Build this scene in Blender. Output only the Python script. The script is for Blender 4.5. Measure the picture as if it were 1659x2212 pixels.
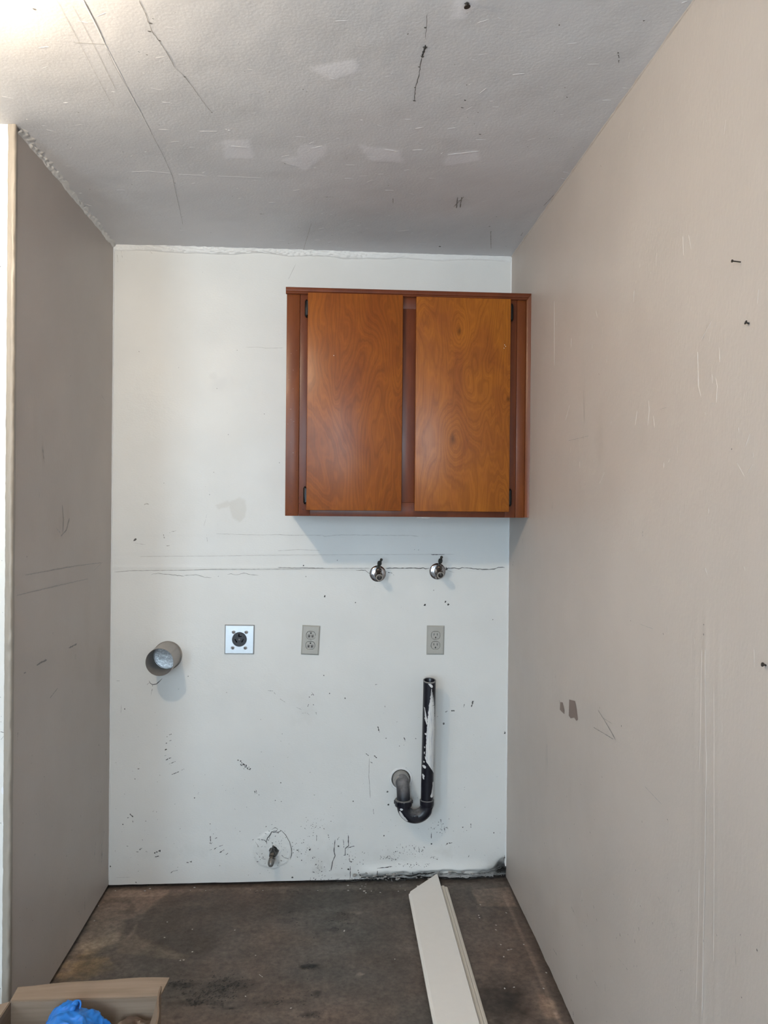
import bpy, bmesh, math, random
import numpy as np
from mathutils import Vector, Matrix

for o in list(bpy.data.objects):
    bpy.data.objects.remove(o, do_unlink=True)
SC = bpy.context.scene
COL = SC.collection
PI = math.pi

# ------------------------------------------------------------------ camera
FPX = 1684.7
CP = np.array([.8356, -3.0193, 1.4462])
def _R(a, i, j):
    m = np.eye(3); m[i, i] = m[j, j] = math.cos(a); m[i, j] = -math.sin(a); m[j, i] = math.sin(a); return m
CM = _R(-.0661, 0, 1) @ _R(-.0033, 1, 2) @ _R(.0089, 0, 2)
cam = bpy.data.cameras.new('camera'); cam_o = bpy.data.objects.new('camera', cam); COL.objects.link(cam_o)
cam.sensor_fit = 'HORIZONTAL'; cam.sensor_width = 36.0; cam.lens = FPX / 1659 * 36.0
cam.clip_start = .02; cam.clip_end = 60
_m = Matrix.Identity(4)
for _r in range(3):
    _m[_r][0] = CM[_r, 0]; _m[_r][1] = CM[_r, 2]; _m[_r][2] = -CM[_r, 1]; _m[_r][3] = CP[_r]
cam_o.matrix_world = _m
SC.camera = cam_o

# ------------------------------------------------------------------ daylight, lamp strength, exposure
SKY_COL = (.69, .83, 1.0); SKY_STR = 15.5
LAMP_COL = (1.0, .80, .57); LAMP_STR = 620.0
SC.view_settings.view_transform = 'Standard'
SC.view_settings.look = 'None'
SC.view_settings.gamma = 1
SC.view_settings.use_curve_mapping = False
SC.view_settings.exposure = 0.60
wd = bpy.data.worlds.new('world'); SC.world = wd; wd.use_nodes = True
_bg = wd.node_tree.nodes['Background']
_bg.inputs[0].default_value = (*SKY_COL, 1); _bg.inputs[1].default_value = SKY_STR

# room numbers (metres): alcove x 0..W, back wall at y 0, camera towards -y
W = 1.528; H = 2.44; DEP = .907
RX0 = -2.5; RY0 = -4.9                     # the room beyond the alcove
WZ0, WZ1 = .75, 2.15
WINS = ((-1.45, -.65), (-.02, .86))        # rear wall openings; the wide one is unseen, added as daylight fill
for WX0, WX1 in WINS:
    _pn = 'window_narrow_offscreen' if WX0 < -1 else 'window_added_fill_offscreen'
    _p = bpy.data.lights.new(_pn, 'AREA'); _p.shape = 'RECTANGLE'; _p.size = WX1 - WX0; _p.size_y = WZ1 - WZ0
    _p.cycles.is_portal = True
    _po = bpy.data.objects.new(_pn, _p); COL.objects.link(_po)
    _po.location = ((WX0 + WX1) / 2, RY0 - .09, (WZ0 + WZ1) / 2); _po.rotation_euler = (PI / 2, 0, 0)   # faces +y, into the room

# ------------------------------------------------------------------ pixel -> place on a known surface
def _ray(u, v): return CM @ np.array([(u - 829.5) / FPX, 1, (1106 - v) / FPX])
def onY(u, v, y=0.):
    d = _ray(u, v); return CP + d * (y - CP[1]) / d[1]
def onX(u, v, x):
    d = _ray(u, v); return CP + d * (x - CP[0]) / d[0]
def onZ(u, v, z):
    d = _ray(u, v); return CP + d * (z - CP[2]) / d[2]
def bw(u, v): p = onY(u, v); return (p[0], p[2])            # back wall: x, z
def rw(u, v): p = onX(u, v, W); return (p[1], p[2])         # right wall: y, z
def lw(u, v): p = onX(u, v, 0.); return (p[1], p[2])        # left wall: y, z
def fl(u, v): p = onZ(u, v, 0.); return (p[0], p[1])        # floor: x, y
def ce(u, v): p = onZ(u, v, H); return (p[0], p[1])         # ceiling: x, y
class Crop:                                                  # a picture crop read at a larger scale
    def __init__(s, ox, oy, k): s.o = (ox, oy); s.k = k
    def __call__(s, pts): return [(s.o[0] + a / s.k, s.o[1] + b / s.k) for a, b in pts]

# ------------------------------------------------------------------ numpy noise
def vnoise(x, y, seed=0):
    t = np.random.RandomState(seed).rand(256, 256)
    xi = np.floor(x).astype(int); yi = np.floor(y).astype(int)
    fx = x - xi; fy = y - yi; fx = fx * fx * (3 - 2 * fx); fy = fy * fy * (3 - 2 * fy)
    a = t[xi & 255, yi & 255]; b = t[(xi + 1) & 255, yi & 255]; c = t[xi & 255, (yi + 1) & 255]; d = t[(xi + 1) & 255, (yi + 1) & 255]
    return (a * (1 - fx) + b * fx) * (1 - fy) + (c * (1 - fx) + d * fx) * fy
def fbm(x, y, o=4, seed=0):
    s = 0.; a = .5; n = 0.
    for i in range(o):
        s = s + a * vnoise(x * 2 ** i + 17.3 * i, y * 2 ** i + 5.7 * i, seed + i); n += a; a *= .5
    return s / n
def sstep(a, b, x):
    t = np.clip((x - a) / (b - a), 0, 1); return t * t * (3 - 2 * t)

# ------------------------------------------------------------------ node helpers
def srgb(r, g, b):
    f = lambda c: (c / 255 / 12.92) if c / 255 <= .04045 else ((c / 255 + .055) / 1.055) ** 2.4
    return (f(r), f(g), f(b))
class NT:
    def __init__(s, name):
        s.mat = bpy.data.materials.new(name); s.mat.use_nodes = True
        s.t = s.mat.node_tree; s.b = s.t.nodes['Principled BSDF']; s.out = s.t.nodes['Material Output']
    def node(s, kind, ins=None, **kw):
        n = s.t.nodes.new(kind)
        for k, v in kw.items(): setattr(n, k, v)
        for k, v in (ins or {}).items(): s.put(n.inputs[k], v)
        return n
    def put(s, sock, v):
        if isinstance(v, bpy.types.NodeSocket): s.t.links.new(v, sock)
        elif isinstance(v, (tuple, list)) and len(v) == 3 and sock.type == 'RGBA': sock.default_value = (*v, 1)
        else: sock.default_value = v
    def m(s, op, a, b=0., c=None):
        n = s.t.nodes.new('ShaderNodeMath'); n.operation = op
        s.put(n.inputs[0], a); s.put(n.inputs[1], b)
        if c is not None: s.put(n.inputs[2], c)
        return n.outputs[0]
    def mix(s, f, a, b, mode='MIX'):
        n = s.t.nodes.new('ShaderNodeMix'); n.data_type = 'RGBA'; n.blend_type = mode
        s.put(n.inputs[0], f); s.put(n.inputs[6], a); s.put(n.inputs[7], b); return n.outputs[2]
    def coord(s, scale=(1, 1, 1), loc=(0, 0, 0), rot=(0, 0, 0)):
        c = s.node('ShaderNodeTexCoord'); mp = s.node('ShaderNodeMapping', {'Vector': c.outputs['Object'], 'Scale': scale, 'Location': loc, 'Rotation': rot})
        return mp.outputs[0]
    def noise(s, vec, scale=5., detail=3., rough=.5, dist=0.):
        return s.node('ShaderNodeTexNoise', {'Vector': vec, 'Scale': scale, 'Detail': detail, 'Roughness': rough, 'Distortion': dist}).outputs['Fac']
    def ramp(s, f, a, b):
        n = s.node('ShaderNodeMapRange', {'Value': f, 'From Min': a, 'From Max': b}); return n.outputs[0]
    def bump(s, h, strength=.3, dist=.001, normal=None):
        i = {'Height': h, 'Strength': strength, 'Distance': dist}
        if normal is not None: i['Normal'] = normal
        n = s.node('ShaderNodeBump', i); return n.outputs[0]
    def set(s, **kw):
        nm = {'color': 'Base Color', 'rough': 'Roughness', 'metal': 'Metallic', 'normal': 'Normal', 'spec': 'Specular IOR Level', 'coat': 'Coat Weight', 'coatr': 'Coat Roughness', 'trans': 'Transmission Weight', 'alpha': 'Alpha', 'sss': 'Subsurface Weight'}
        for k, v in kw.items(): s.put(s.b.inputs[nm[k]], v)
        return s.mat

def paint_mat(name, col, rough=.45, peel=170., peel_s=.25, streak=None, spec=.35):
    n = NT(name)
    a = n.node('ShaderNodeAttribute', attribute_name='tint').outputs['Color']
    big = n.noise(n.coord(), 2.2, 4., .6)
    c = n.mix(n.ramp(big, .3, .7), tuple(x * .955 for x in col), tuple(min(1, x * 1.03) for x in col))
    c = n.mix(1., c, a, 'MULTIPLY')
    h = n.noise(n.coord(streak or (1, 1, 1)), peel, 3., .55)
    nr = n.bump(h, peel_s, .0012)
    r = n.m('ADD', n.m('MULTIPLY', n.noise(n.coord(), 6., 3.), .22), rough - .11)
    return n.set(color=c, rough=r, normal=nr, spec=spec)
def plain_mat(name, col, rough=.5, metal=0., var=.12, scale=40., bump=.0, bscale=200., spec=.5, bdist=.0006):
    n = NT(name)
    f = n.noise(n.coord(), scale, 4., .6)
    c = n.mix(f, tuple(x * (1 - var) for x in col), tuple(min(1., x * (1 + var)) for x in col))
    kw = dict(color=c, rough=n.m('ADD', n.m('MULTIPLY', f, .2), max(0., rough - .1)), metal=metal, spec=spec)
    if bump: kw['normal'] = n.bump(n.noise(n.coord(), bscale, 3.), bump, bdist)
    return n.set(**kw)
def attr_mat(name, rough=.7, spec=.3):
    n = NT(name)
    a = n.node('ShaderNodeAttribute', attribute_name='tint').outputs['Color']
    return n.set(color=n.mix(.12, a, n.mix(n.noise(n.coord(), 260., 2.), (.0, .0, .0), a)), rough=rough, spec=spec)

WOODV = .70
def wood_mat(name, light, dark, deep, knots=(), seed=0., rings=46., rough=.33, figure=1.):
    n = NT(name)
    co = n.node('ShaderNodeTexCoord').outputs['Object']
    sp = n.node('ShaderNodeSeparateXYZ', {'Vector': co})
    x, z = sp.outputs[0], sp.outputs[2]
    base = n.noise(n.coord((6.0, 6.0, 1.5), (seed, seed * .7, seed * 1.3)), 1., 2.2, .42, .9)
    fld = n.m('ADD', n.m('MULTIPLY', base, 1.0 * figure), n.m('MULTIPLY', x, 1.1))
    spot = 0.
    for kx, kz, sx, sz, amp in knots:
        dx = n.m('DIVIDE', n.m('SUBTRACT', x, kx), sx); dz = n.m('DIVIDE', n.m('SUBTRACT', z, kz), sz)
        d2 = n.m('ADD', n.m('MULTIPLY', dx, dx), n.m('MULTIPLY', dz, dz))
        d2 = n.m('MULTIPLY', d2, n.m('MULTIPLY_ADD', base, 1.2, .5))
        fld = n.m('ADD', fld, n.m('MULTIPLY', n.m('EXPONENT', n.m('MULTIPLY', d2, -1.)), amp))
        spot = n.m('ADD', spot, n.m('EXPONENT', n.m('MULTIPLY', d2, -22.)))
    fine = n.noise(n.coord((70, 70, 5.0), (seed, 0, 0)), 1., 3., .6)
    fld = n.m('ADD', fld, n.m('MULTIPLY', fine, .035))
    ring = n.m('MULTIPLY_ADD', n.m('SINE', n.m('MULTIPLY', fld, rings)), .5, .5)
    ring = n.m('POWER', ring, 1.6)
    ring2 = n.m('MULTIPLY_ADD', n.m('SINE', n.m('MULTIPLY', fld, rings * 2.9)), .5, .5)
    fib = n.noise(n.coord((420, 420, 7.), (0, seed, 0)), 1., 2., .6)
    blot = n.noise(n.coord((9, 9, 4.), (seed * 2, 0, seed)), 1., 4., .62, .8)
    c = n.mix(n.ramp(blot, .3, .72), light, dark)
    c = n.mix(n.m('MULTIPLY', ring, .24), c, deep)
    c = n.mix(n.m('MULTIPLY', ring2, .16), c, deep)
    c = n.mix(n.m('MULTIPLY', n.ramp(fib, .4, .75), .22), c, deep)
    if knots: c = n.mix(n.m('MINIMUM', n.m('MULTIPLY', spot, .7), 1.), c, tuple(v * .6 for v in deep))
    hs = n.node('ShaderNodeHueSaturation', {'Color': c, 'Value': WOODV, 'Saturation': 1.07, 'Hue': .496}); c = hs.outputs[0]
    nr = n.bump(fib, .10, .0004)
    r = n.m('ADD', n.m('MULTIPLY', blot, .16), rough - .08)
    return n.set(color=c, rough=r, normal=nr, spec=.3)

# ------------------------------------------------------------------ mesh helpers
def link_mesh(name, me, mat, parent=None, loc=None):
    o = bpy.data.objects.new(name, me); COL.objects.link(o)
    if mat is not None: me.materials.append(mat)
    if parent is not None: o.parent = parent
    if loc is not None: o.location = loc
    return o
def tag(o, label=None, cat=None, group=None, kind=None):
    for k, v in (('label', label), ('category', cat), ('group', group), ('kind', kind)):
        if v: o[k] = v
    return o
def struct(o, label=None): return tag(o, label, kind='structure')
def thing(name, loc, label, cat, group=None, rot=(0, 0, 0)):
    o = bpy.data.objects.new(name, None); COL.objects.link(o); o.empty_display_size = .02
    o.location = loc; o.rotation_euler = rot
    return tag(o, label, cat, group)
def fin(name, bm, mat, parent=None, off=(0, 0, 0), smooth=35., loc=None, recalc=True):
    """bmesh in world (or local) coordinates, minus the thing's base -> one mesh object"""
    if recalc: bmesh.ops.recalc_face_normals(bm, faces=bm.faces[:])
    if any(off): bmesh.ops.translate(bm, verts=bm.verts[:], vec=-Vector(off))
    me = bpy.data.meshes.new(name); bm.to_mesh(me); bm.free()
    if smooth:
        me.shade_smooth()
        try: me.set_sharp_from_angle(angle=math.radians(smooth))
        except Exception: pass
    return link_mesh(name, me, mat, parent, loc)
def box(bm, x0, x1, y0, y1, z0, z1, bev=0., seg=2):
    r = bmesh.ops.create_cube(bm, size=1.)
    vs = r['verts']
    for v in vs: v.co = Vector(((x0 + x1) / 2 + v.co.x * (x1 - x0), (y0 + y1) / 2 + v.co.y * (y1 - y0), (z0 + z1) / 2 + v.co.z * (z1 - z0)))
    if bev:
        es = list({e for v in vs for e in v.link_edges})
        bmesh.ops.bevel(bm, geom=es, offset=bev, segments=seg, profile=.5, affect='EDGES', clamp_overlap=True)
    return bm
def fin_cut(name, bm, cut, mat, parent, smooth=25.):
    """bm minus cut, both in the parent's own coordinates"""
    obs = []
    for b in (bm, cut):
        bmesh.ops.recalc_face_normals(b, faces=b.faces[:]); me = bpy.data.meshes.new('tmp'); b.to_mesh(me); b.free(); o = bpy.data.objects.new('tmp', me); COL.objects.link(o); obs.append(o)
    md = obs[0].modifiers.new('cut', 'BOOLEAN'); md.operation = 'DIFFERENCE'; md.solver = 'EXACT'; md.object = obs[1]
    dg_ = bpy.context.evaluated_depsgraph_get(); me = bpy.data.meshes.new_from_object(obs[0].evaluated_get(dg_)); me.name = name
    for o in obs: bpy.data.objects.remove(o)
    me.materials.clear(); me.shade_smooth(); me.set_sharp_from_angle(angle=math.radians(smooth))
    return link_mesh(name, me, mat, parent)
def frame_of(d):
    d = Vector(d).normalized(); a = Vector((0, 0, 1)) if abs(d.z) < .9 else Vector((1, 0, 0))
    u = a.cross(d).normalized(); return u, d.cross(u).normalized(), d
def lathe(bm, prof, org, axis, seg=32, close=False):
    """prof: (radius, distance along axis)"""
    u, w, d = frame_of(axis); org = Vector(org); rings = []
    for r, h in prof:
        if r < 1e-6: rings.append([bm.verts.new(org + d * h)])
        else: rings.append([bm.verts.new(org + d * h + (u * math.cos(t) + w * math.sin(t)) * r) for t in [2 * PI * i / seg for i in range(seg)]])
    pairs = list(zip(rings, rings[1:])) + ([(rings[-1], rings[0])] if close else [])
    for A, B in pairs:
        for i in range(seg):
            j = (i + 1) % seg
            if len(A) == 1 and len(B) == 1: continue
            if len(A) == 1: bm.faces.new((A[0], B[j], B[i]))
            elif len(B) == 1: bm.faces.new((A[i], A[j], B[0]))
            else: bm.faces.new((A[i], A[j], B[j], B[i]))
    return bm
def tube(bm, pts, rad, seg=20, caps=True):
    pts = [Vector(p) for p in pts]; n = len(pts)
    rad = rad if isinstance(rad, (list, tuple)) else [rad] * n
    t = [(pts[min(i + 1, n - 1)] - pts[max(i - 1, 0)]).normalized() for i in range(n)]
    u, w, _ = frame_of(t[0]); rings = []
    for i in range(n):
        u = (u - t[i] * u.dot(t[i])).normalized(); w = t[i].cross(u)
        rings.append([bm.verts.new(pts[i] + (u * math.cos(a) + w * math.sin(a)) * rad[i]) for a in [2 * PI * k / seg for k in range(seg)]])
    for A, B in zip(rings, rings[1:]):
        for i in range(seg):
            j = (i + 1) % seg; bm.faces.new((A[i], A[j], B[j], B[i]))
    if caps: bm.faces.new(rings[0]); bm.faces.new(rings[-1])
    return bm
def prism(bm, poly, fn0, fn1):
    """closed polygon list of 2-D points, mapped to a lower and an upper 3-D outline"""
    a = [bm.verts.new(fn0(*p)) for p in poly]; b = [bm.verts.new(fn1(*p)) for p in poly]
    bm.faces.new(a); bm.faces.new(b); n = len(poly)
    for i in range(n):
        j = (i + 1) % n; bm.faces.new((a[i], a[j], b[j], b[i]))
    return bm

def grid_mesh(name, P, tint, mat, flip=False, holes=()):
    nu, nv = P.shape[:2]; me = bpy.data.meshes.new(name)
    idx = np.arange(nu * nv).reshape(nu, nv)
    q = np.stack([idx[:-1, :-1], idx[1:, :-1], idx[1:, 1:], idx[:-1, 1:]], -1).reshape(-1, 4)
    if flip: q = q[:, ::-1]
    for hx, hz, hr in holes:
        cc = P.reshape(-1, 3)[q].mean(1); q = q[np.hypot(cc[:, 0] - hx, cc[:, 2] - hz) > hr]
    nf = len(q)
    me.vertices.add(nu * nv); me.vertices.foreach_set('co', P.reshape(-1).astype(np.float32))
    me.loops.add(nf * 4); me.loops.foreach_set('vertex_index', q.reshape(-1).astype(np.int32))
    me.polygons.add(nf); me.polygons.foreach_set('loop_start', np.arange(0, nf * 4, 4, dtype=np.int32))
    me.update(calc_edges=True); me.shade_smooth()
    c = np.ones((nu * nv, 4), np.float32); c[:, :3] = tint.reshape(-1, 3)
    at = me.color_attributes.new('tint', 'FLOAT_COLOR', 'POINT'); at.data.foreach_set('color', c.reshape(-1))
    return link_mesh(name, me, mat)

def axis(*spans):
    """(start, end, step) spans joined into one list of coordinates"""
    r = []
    for a, b, s in spans:
        n = max(1, int(round(abs(b - a) / s))); r += list(np.linspace(a, b, n, endpoint=False))
    return np.array(r + [spans[-1][1]])

class Surf:
    """a wall sheet: s, t are the two in-plane coordinates, d the push towards the room"""
    def __init__(s, S, T):
        s.sv, s.tv = S, T; s.S, s.T = np.meshgrid(S, T, indexing='ij'); s.d = np.zeros_like(s.S); s.c = np.ones(s.S.shape + (3,))
    def _win(s, s0, s1, t0, t1):
        a, b = np.searchsorted(s.sv, (s0, s1)); c, d = np.searchsorted(s.tv, (t0, t1))
        return slice(max(a - 1, 0), b + 1), slice(max(c - 1, 0), d + 1)
    def blob(s, c, r, col, a=1., rot=0., soft=.6, rag=.35, nsc=40., seed=1, push=0.):
        R = max(r) * 1.7; w = s._win(c[0] - R, c[0] + R, c[1] - R, c[1] + R)
        S = s.S[w] - c[0]; T = s.T[w] - c[1]; ca, sa = math.cos(rot), math.sin(rot)
        q = np.sqrt(((S * ca + T * sa) / r[0]) ** 2 + ((-S * sa + T * ca) / r[1]) ** 2)
        q = q + (fbm(s.S[w] * nsc + 9, s.T[w] * nsc + 3, 4, seed) - .5) * 2 * rag
        m = (1 - sstep(1 - soft, 1 + .25 * soft, q)) * a
        s.c[w] = s.c[w] * (1 - m[..., None]) + np.array(col) * s.c[w] * m[..., None]
        if push: s.d[w] += m / a * push
    def poly(s, pts, col, a=1., edge=.006, rag=.004, nsc=90., seed=2, push=0.):
        p = np.array(pts); mg = edge * 2 + rag * 2
        w = s._win(p[:, 0].min() - mg, p[:, 0].max() + mg, p[:, 1].min() - mg, p[:, 1].max() + mg)
        S, T = s.S[w], s.T[w]; ins = np.zeros(S.shape, bool); dist = np.full(S.shape, 9.)
        for (x0, y0), (x1, y1) in zip(p, np.roll(p, -1, 0)):
            dx, dy = x1 - x0, y1 - y0
            k = np.clip(((S - x0) * dx + (T - y0) * dy) / (dx * dx + dy * dy + 1e-12), 0, 1)
            dist = np.minimum(dist, np.hypot(S - x0 - k * dx, T - y0 - k * dy))
            cond = ((y0 > T) != (y1 > T)) & (S < (x1 - x0) * (T - y0) / ((y1 - y0) if abs(y1 - y0) > 1e-9 else 1e-9) + x0)
            ins ^= cond
        sd = np.where(ins, dist, -dist) + (fbm(S * nsc, T * nsc, 3, seed) - .5) * 2 * rag
        m = sstep(-edge, edge, sd) * a
        s.c[w] = s.c[w] * (1 - m[..., None]) + np.array(col) * s.c[w] * m[..., None]
        if push: s.d[w] += m / a * push
    def at(s, a, b):
        i = min(max(np.searchsorted(s.sv, a) - 1, 0), len(s.sv) - 2); j = min(max(np.searchsorted(s.tv, b) - 1, 0), len(s.tv) - 2)
        return float(s.d[i:i + 2, j:j + 2].max())

class Marks:
    """flat flecks, scratches and cracks lying on a Surf, all in one mesh"""
    def __init__(s, surf, to3d, lift=.0005): s.f = surf; s.g = to3d; s.l = lift; s.v = []; s.q = []; s.c = []
    def _p(s, a, b, col):
        s.v.append(s.g(a, b, s.f.at(a, b) + s.l)); s.c.append(col); return len(s.v) - 1
    def line(s, pts, w, col, jit=.0, step=.008, seed=0, w2=None):
        rnd = random.Random(seed * 7 + len(s.v)); P = []
        tot = sum(math.hypot(a1 - a0, b1 - b0) for (a0, b0), (a1, b1) in zip(pts, pts[1:])); step = min(step, max(.0018, tot / 9))
        short = tot < .06
        for (a0, b0), (a1, b1) in zip(pts, pts[1:]):
            n = max(1, int(math.hypot(a1 - a0, b1 - b0) / step))
            P += [(a0 + (a1 - a0) * i / n, b0 + (b1 - b0) * i / n) for i in range(n)]
        P.append(pts[-1]); n = len(P); prev = None
        if short: jit = max(jit, w * .22)
        for i, (a, b) in enumerate(P):
            a1, b1 = P[min(i + 1, n - 1)]; a0, b0 = P[max(i - 1, 0)]
            dx, dy = a1 - a0, b1 - b0; L = math.hypot(dx, dy) or 1; nx, ny = -dy / L, dx / L
            k = w * ((.3 + .95 * rnd.random()) if short else (.55 + .75 * rnd.random()))
            if w2 is not None: k *= (1 - i / (n - 1)) + w2 * i / (n - 1)
            if i in (0, n - 1): k *= .3
            j = rnd.uniform(-jit, jit); a += nx * j; b += ny * j
            g = rnd.uniform(.75, 1.5) if short else 1.; cc = tuple(min(.6, v * g) for v in col)
            r = (s._p(a + nx * k / 2, b + ny * k / 2, cc), s._p(a - nx * k / 2, b - ny * k / 2, cc))
            if prev and not (short and rnd.random() < .14): s.q.append((prev[0], prev[1], r[1], r[0]))
            prev = r
    def fleck(s, a, b, r, col, rot=0., asp=1., seed=0):
        rnd = random.Random(seed * 31 + len(s.v)); n = 7; ids = []
        for i in range(n):
            t = 2 * PI * i / n; k = r * (.6 + .6 * rnd.random()); x, y = k * math.cos(t) * asp, k * math.sin(t)
            ids.append(s._p(a + x * math.cos(rot) - y * math.sin(rot), b + x * math.sin(rot) + y * math.cos(rot), col))
        s.q.append(tuple(ids))
    def poly(s, pts, col): s.q.append(tuple(s._p(a, b, col) for a, b in pts))
    def build(s, name, mat, parent):
        me = bpy.data.meshes.new(name); me.from_pydata(s.v, [], s.q); me.update()
        at = me.color_attributes.new('tint', 'FLOAT_COLOR', 'POINT')
        at.data.foreach_set('color', np.array([(*c, 1) for c in s.c], np.float32).reshape(-1))
        o = link_mesh(name, me, mat, parent); o['kind'] = 'stuff'; return o
G = lambda g: (g, g * .97, g * .93)

# ------------------------------------------------------------------ materials of the room
M_back = paint_mat('white_wall_paint', (.735, .735, .715), .42, 190., .30, (.6, 1, 1))
M_side = paint_mat('beige_wall_paint', (.51, .458, .418), .45, 150., .42, (1, 1, .45))
M_ceil = paint_mat('ceiling_paint', (.70, .70, .72), .50, 130., .42)
M_front = paint_mat('cream_wall_paint', (.74, .73, .70), .45, 160., .2)
M_mark = attr_mat('dirt_marks')
M_caulk = plain_mat('caulk', (.72, .71, .69), .5, var=.05, bump=.3, bscale=120.)
M_plain0 = plain_mat('rough_ceiling_deck', (.4, .35, .3), .8)
M_dark = plain_mat('old_timber', (.19, .135, .09), .9, var=.3)
M_core = plain_mat('grey_wall_core', (.34, .31, .28), .9, var=.2)

# ------------------------------------------------------------------ back wall
zb = axis((0., .16, .003), (.16, 1.0, .0045), (1.0, H, .006)); xb = axis((0., W, .0045))
B = Surf(xb, zb)
B.d += (fbm(B.S * 3, B.T * 3, 3, 5) - .5) * .004 + (fbm(B.S * 22, B.T * 22, 3, 9) - .5) * .0008
B.d *= sstep(0, .06, B.S) * sstep(0, .06, W - B.S)
B.c *= (1 + (fbm(B.S * 5, B.T * 5, 4, 21) - .5) * .07)[..., None]
# board joint across the wall, taped and repainted
_zj = bw(600, 1227)[1]
B.d += .0012 * np.exp(-((B.T - _zj - .004 * (fbm(B.S * 9, B.T * 0, 2, 3) - .5)) / .006) ** 2) - .0006 * np.exp(-((B.T - _zj + .009) / .004) ** 2)
for _px, _h in ((1200, .0005), (1157, .0004)):
    _z = bw(560, _px)[1]; B.d += _h * sstep(-.001, .001, B.T - _z) * sstep(.06, .02, B.T - _z)
k4 = Crop(230, 880, 4.046)
B.poly([bw(*p) for p in k4([(1075, 850), (1085, 820), (1165, 790), (1210, 810), (1225, 900), (1210, 960), (1165, 1000), (1110, 970), (1085, 920)])], (.90, .885, .86), .9, .004, .003)
B.poly([bw(*p) for p in k4([(958, 855), (1060, 815), (1078, 835), (1060, 870), (985, 890)])], (.90, .885, .86), .8, .003, .003)
B.blob(bw(478, 828), (.045, .03), (.94, .94, .95), .8, .5, 1., .6)
B.blob(bw(460, 812), (.02, .016), (.93, .93, .93), .7)
for u, v, rx, rz, a in ((850, 1855, .12, .05, .14), (690, 1850, .10, .06, .2), (965, 1840, .04, .02, .3), (690, 1880, .03, .03, .3), (720, 1790, .10, .03, .1), (340, 1845, .12, .03, .12), (660, 1510, .06, .05, .1), (660, 1550, .05, .05, .12), (430, 1840, .08, .03, .12), (590, 1845, .08, .05, .25)):
    B.blob(bw(u, v), (rx, rz), (.72, .70, .66), a, 0., 1., .8, 45., int(u))
# bottom edge: straight gap on the left, broken and bulging on the right
_rag = sstep(.92, 1.0, B.S); _n = fbm(B.S * 26, B.T * 26 + 4, 4, 8)
_edge = .017 * _rag * (.55 + .9 * fbm(B.S * 14, B.T * 0 + 2, 3, 77)) + .05 * np.exp(-((B.S - W + .01) / .035) ** 2)
_brk = _rag * sstep(.012, -.006, B.T - .012 - _edge)
B.d += _rag * .012 * np.exp(-((B.T - .035) / .03) ** 2) * (.4 + fbm(B.S * 8, B.T * 8, 3, 12)) + _brk * (_n - .75) * .02
_dk = np.clip(_brk * (1.0 - .95 * fbm(B.S * 35, B.T * 35, 3, 44)), 0, 1)
_bc = np.stack([.42 + .25 * _n, .39 + .25 * _n, .35 + .24 * _n], -1) * sstep(.25, .6, fbm(B.S * 40, B.T * 60, 3, 15))[..., None]
B.c = B.c * (1 - _dk[..., None]) + _bc * _dk[..., None]
_black_low = np.exp(-(((B.S - W) / .06) ** 2 + ((B.T - .03) / .04) ** 2)) + .35 * np.exp(-(((B.S - .98) / .09) ** 2 + ((B.T - .022) / .010) ** 2)) * fbm(B.S * 60, B.T * 60, 2, 3)
_mm = np.clip(_black_low * 1.5 * (.5 + fbm(B.S * 50, B.T * 50, 3, 6)), 0, 1); B.c *= (1 - .96 * _mm)[..., None]  # near-black over the lower right corner and part of the bottom edge
# raised plaster patch round the gas pipe
_gx, _gz = bw(588, 1836)
_r = np.hypot(B.S - _gx, (B.T - _gz) * 1.0) + (fbm(B.S * 40, B.T * 40, 2, 71) - .5) * .012
B.d += .0035 * sstep(.075, .068, _r) * (.5 + fbm(B.S * 60, B.T * 60, 3, 61))
Pb = np.stack([B.S, -B.d, B.T], -1)
_gap = .0105 + .004 * (fbm(xb * 11, xb * 0, 3, 2) - .5) + .010 * sstep(1.0, 1.1, xb) * fbm(xb * 30, xb * 0 + 7, 3, 4)
_zz = np.clip(zb[None, :], 0, None) * np.ones((len(xb), 1))
_sq = sstep(.1, 0., _zz)
Pb[..., 2] = _zz + _sq * (_gap[:, None] * (1 - _zz / .1 * 1.0).clip(0, 1))
HOLES = ((bw(866, 1688)[0], bw(865, 1688)[1] + .010, .041), (bw(592, 1836)[0], bw(592, 1836)[1] - .004, .022),   # drain pipe, gas pipe
         (bw(517.5, 1381)[0], bw(517.5, 1381)[1], .034)) + tuple((bw(u, v)[0], bw(u, v)[1] + k * .0195, .020) for u, v in ((671, 1382.5), (940.5, 1382.5)) for k in (1, -1))   # boxes behind the sockets
wall_back = struct(grid_mesh('wall_back', Pb, B.c, M_back, holes=HOLES), 'white painted back wall of the laundry alcove')
bm = bmesh.new(); box(bm, -.12, W + .12, .055, .14, -.005, .04); fin('sill_plate', bm, M_dark, wall_back)
bm = bmesh.new(); box(bm, -.12, W + .12, .030, .14, .035, H + .05); fin('wall_core', bm, M_core, wall_back, smooth=0)
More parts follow.
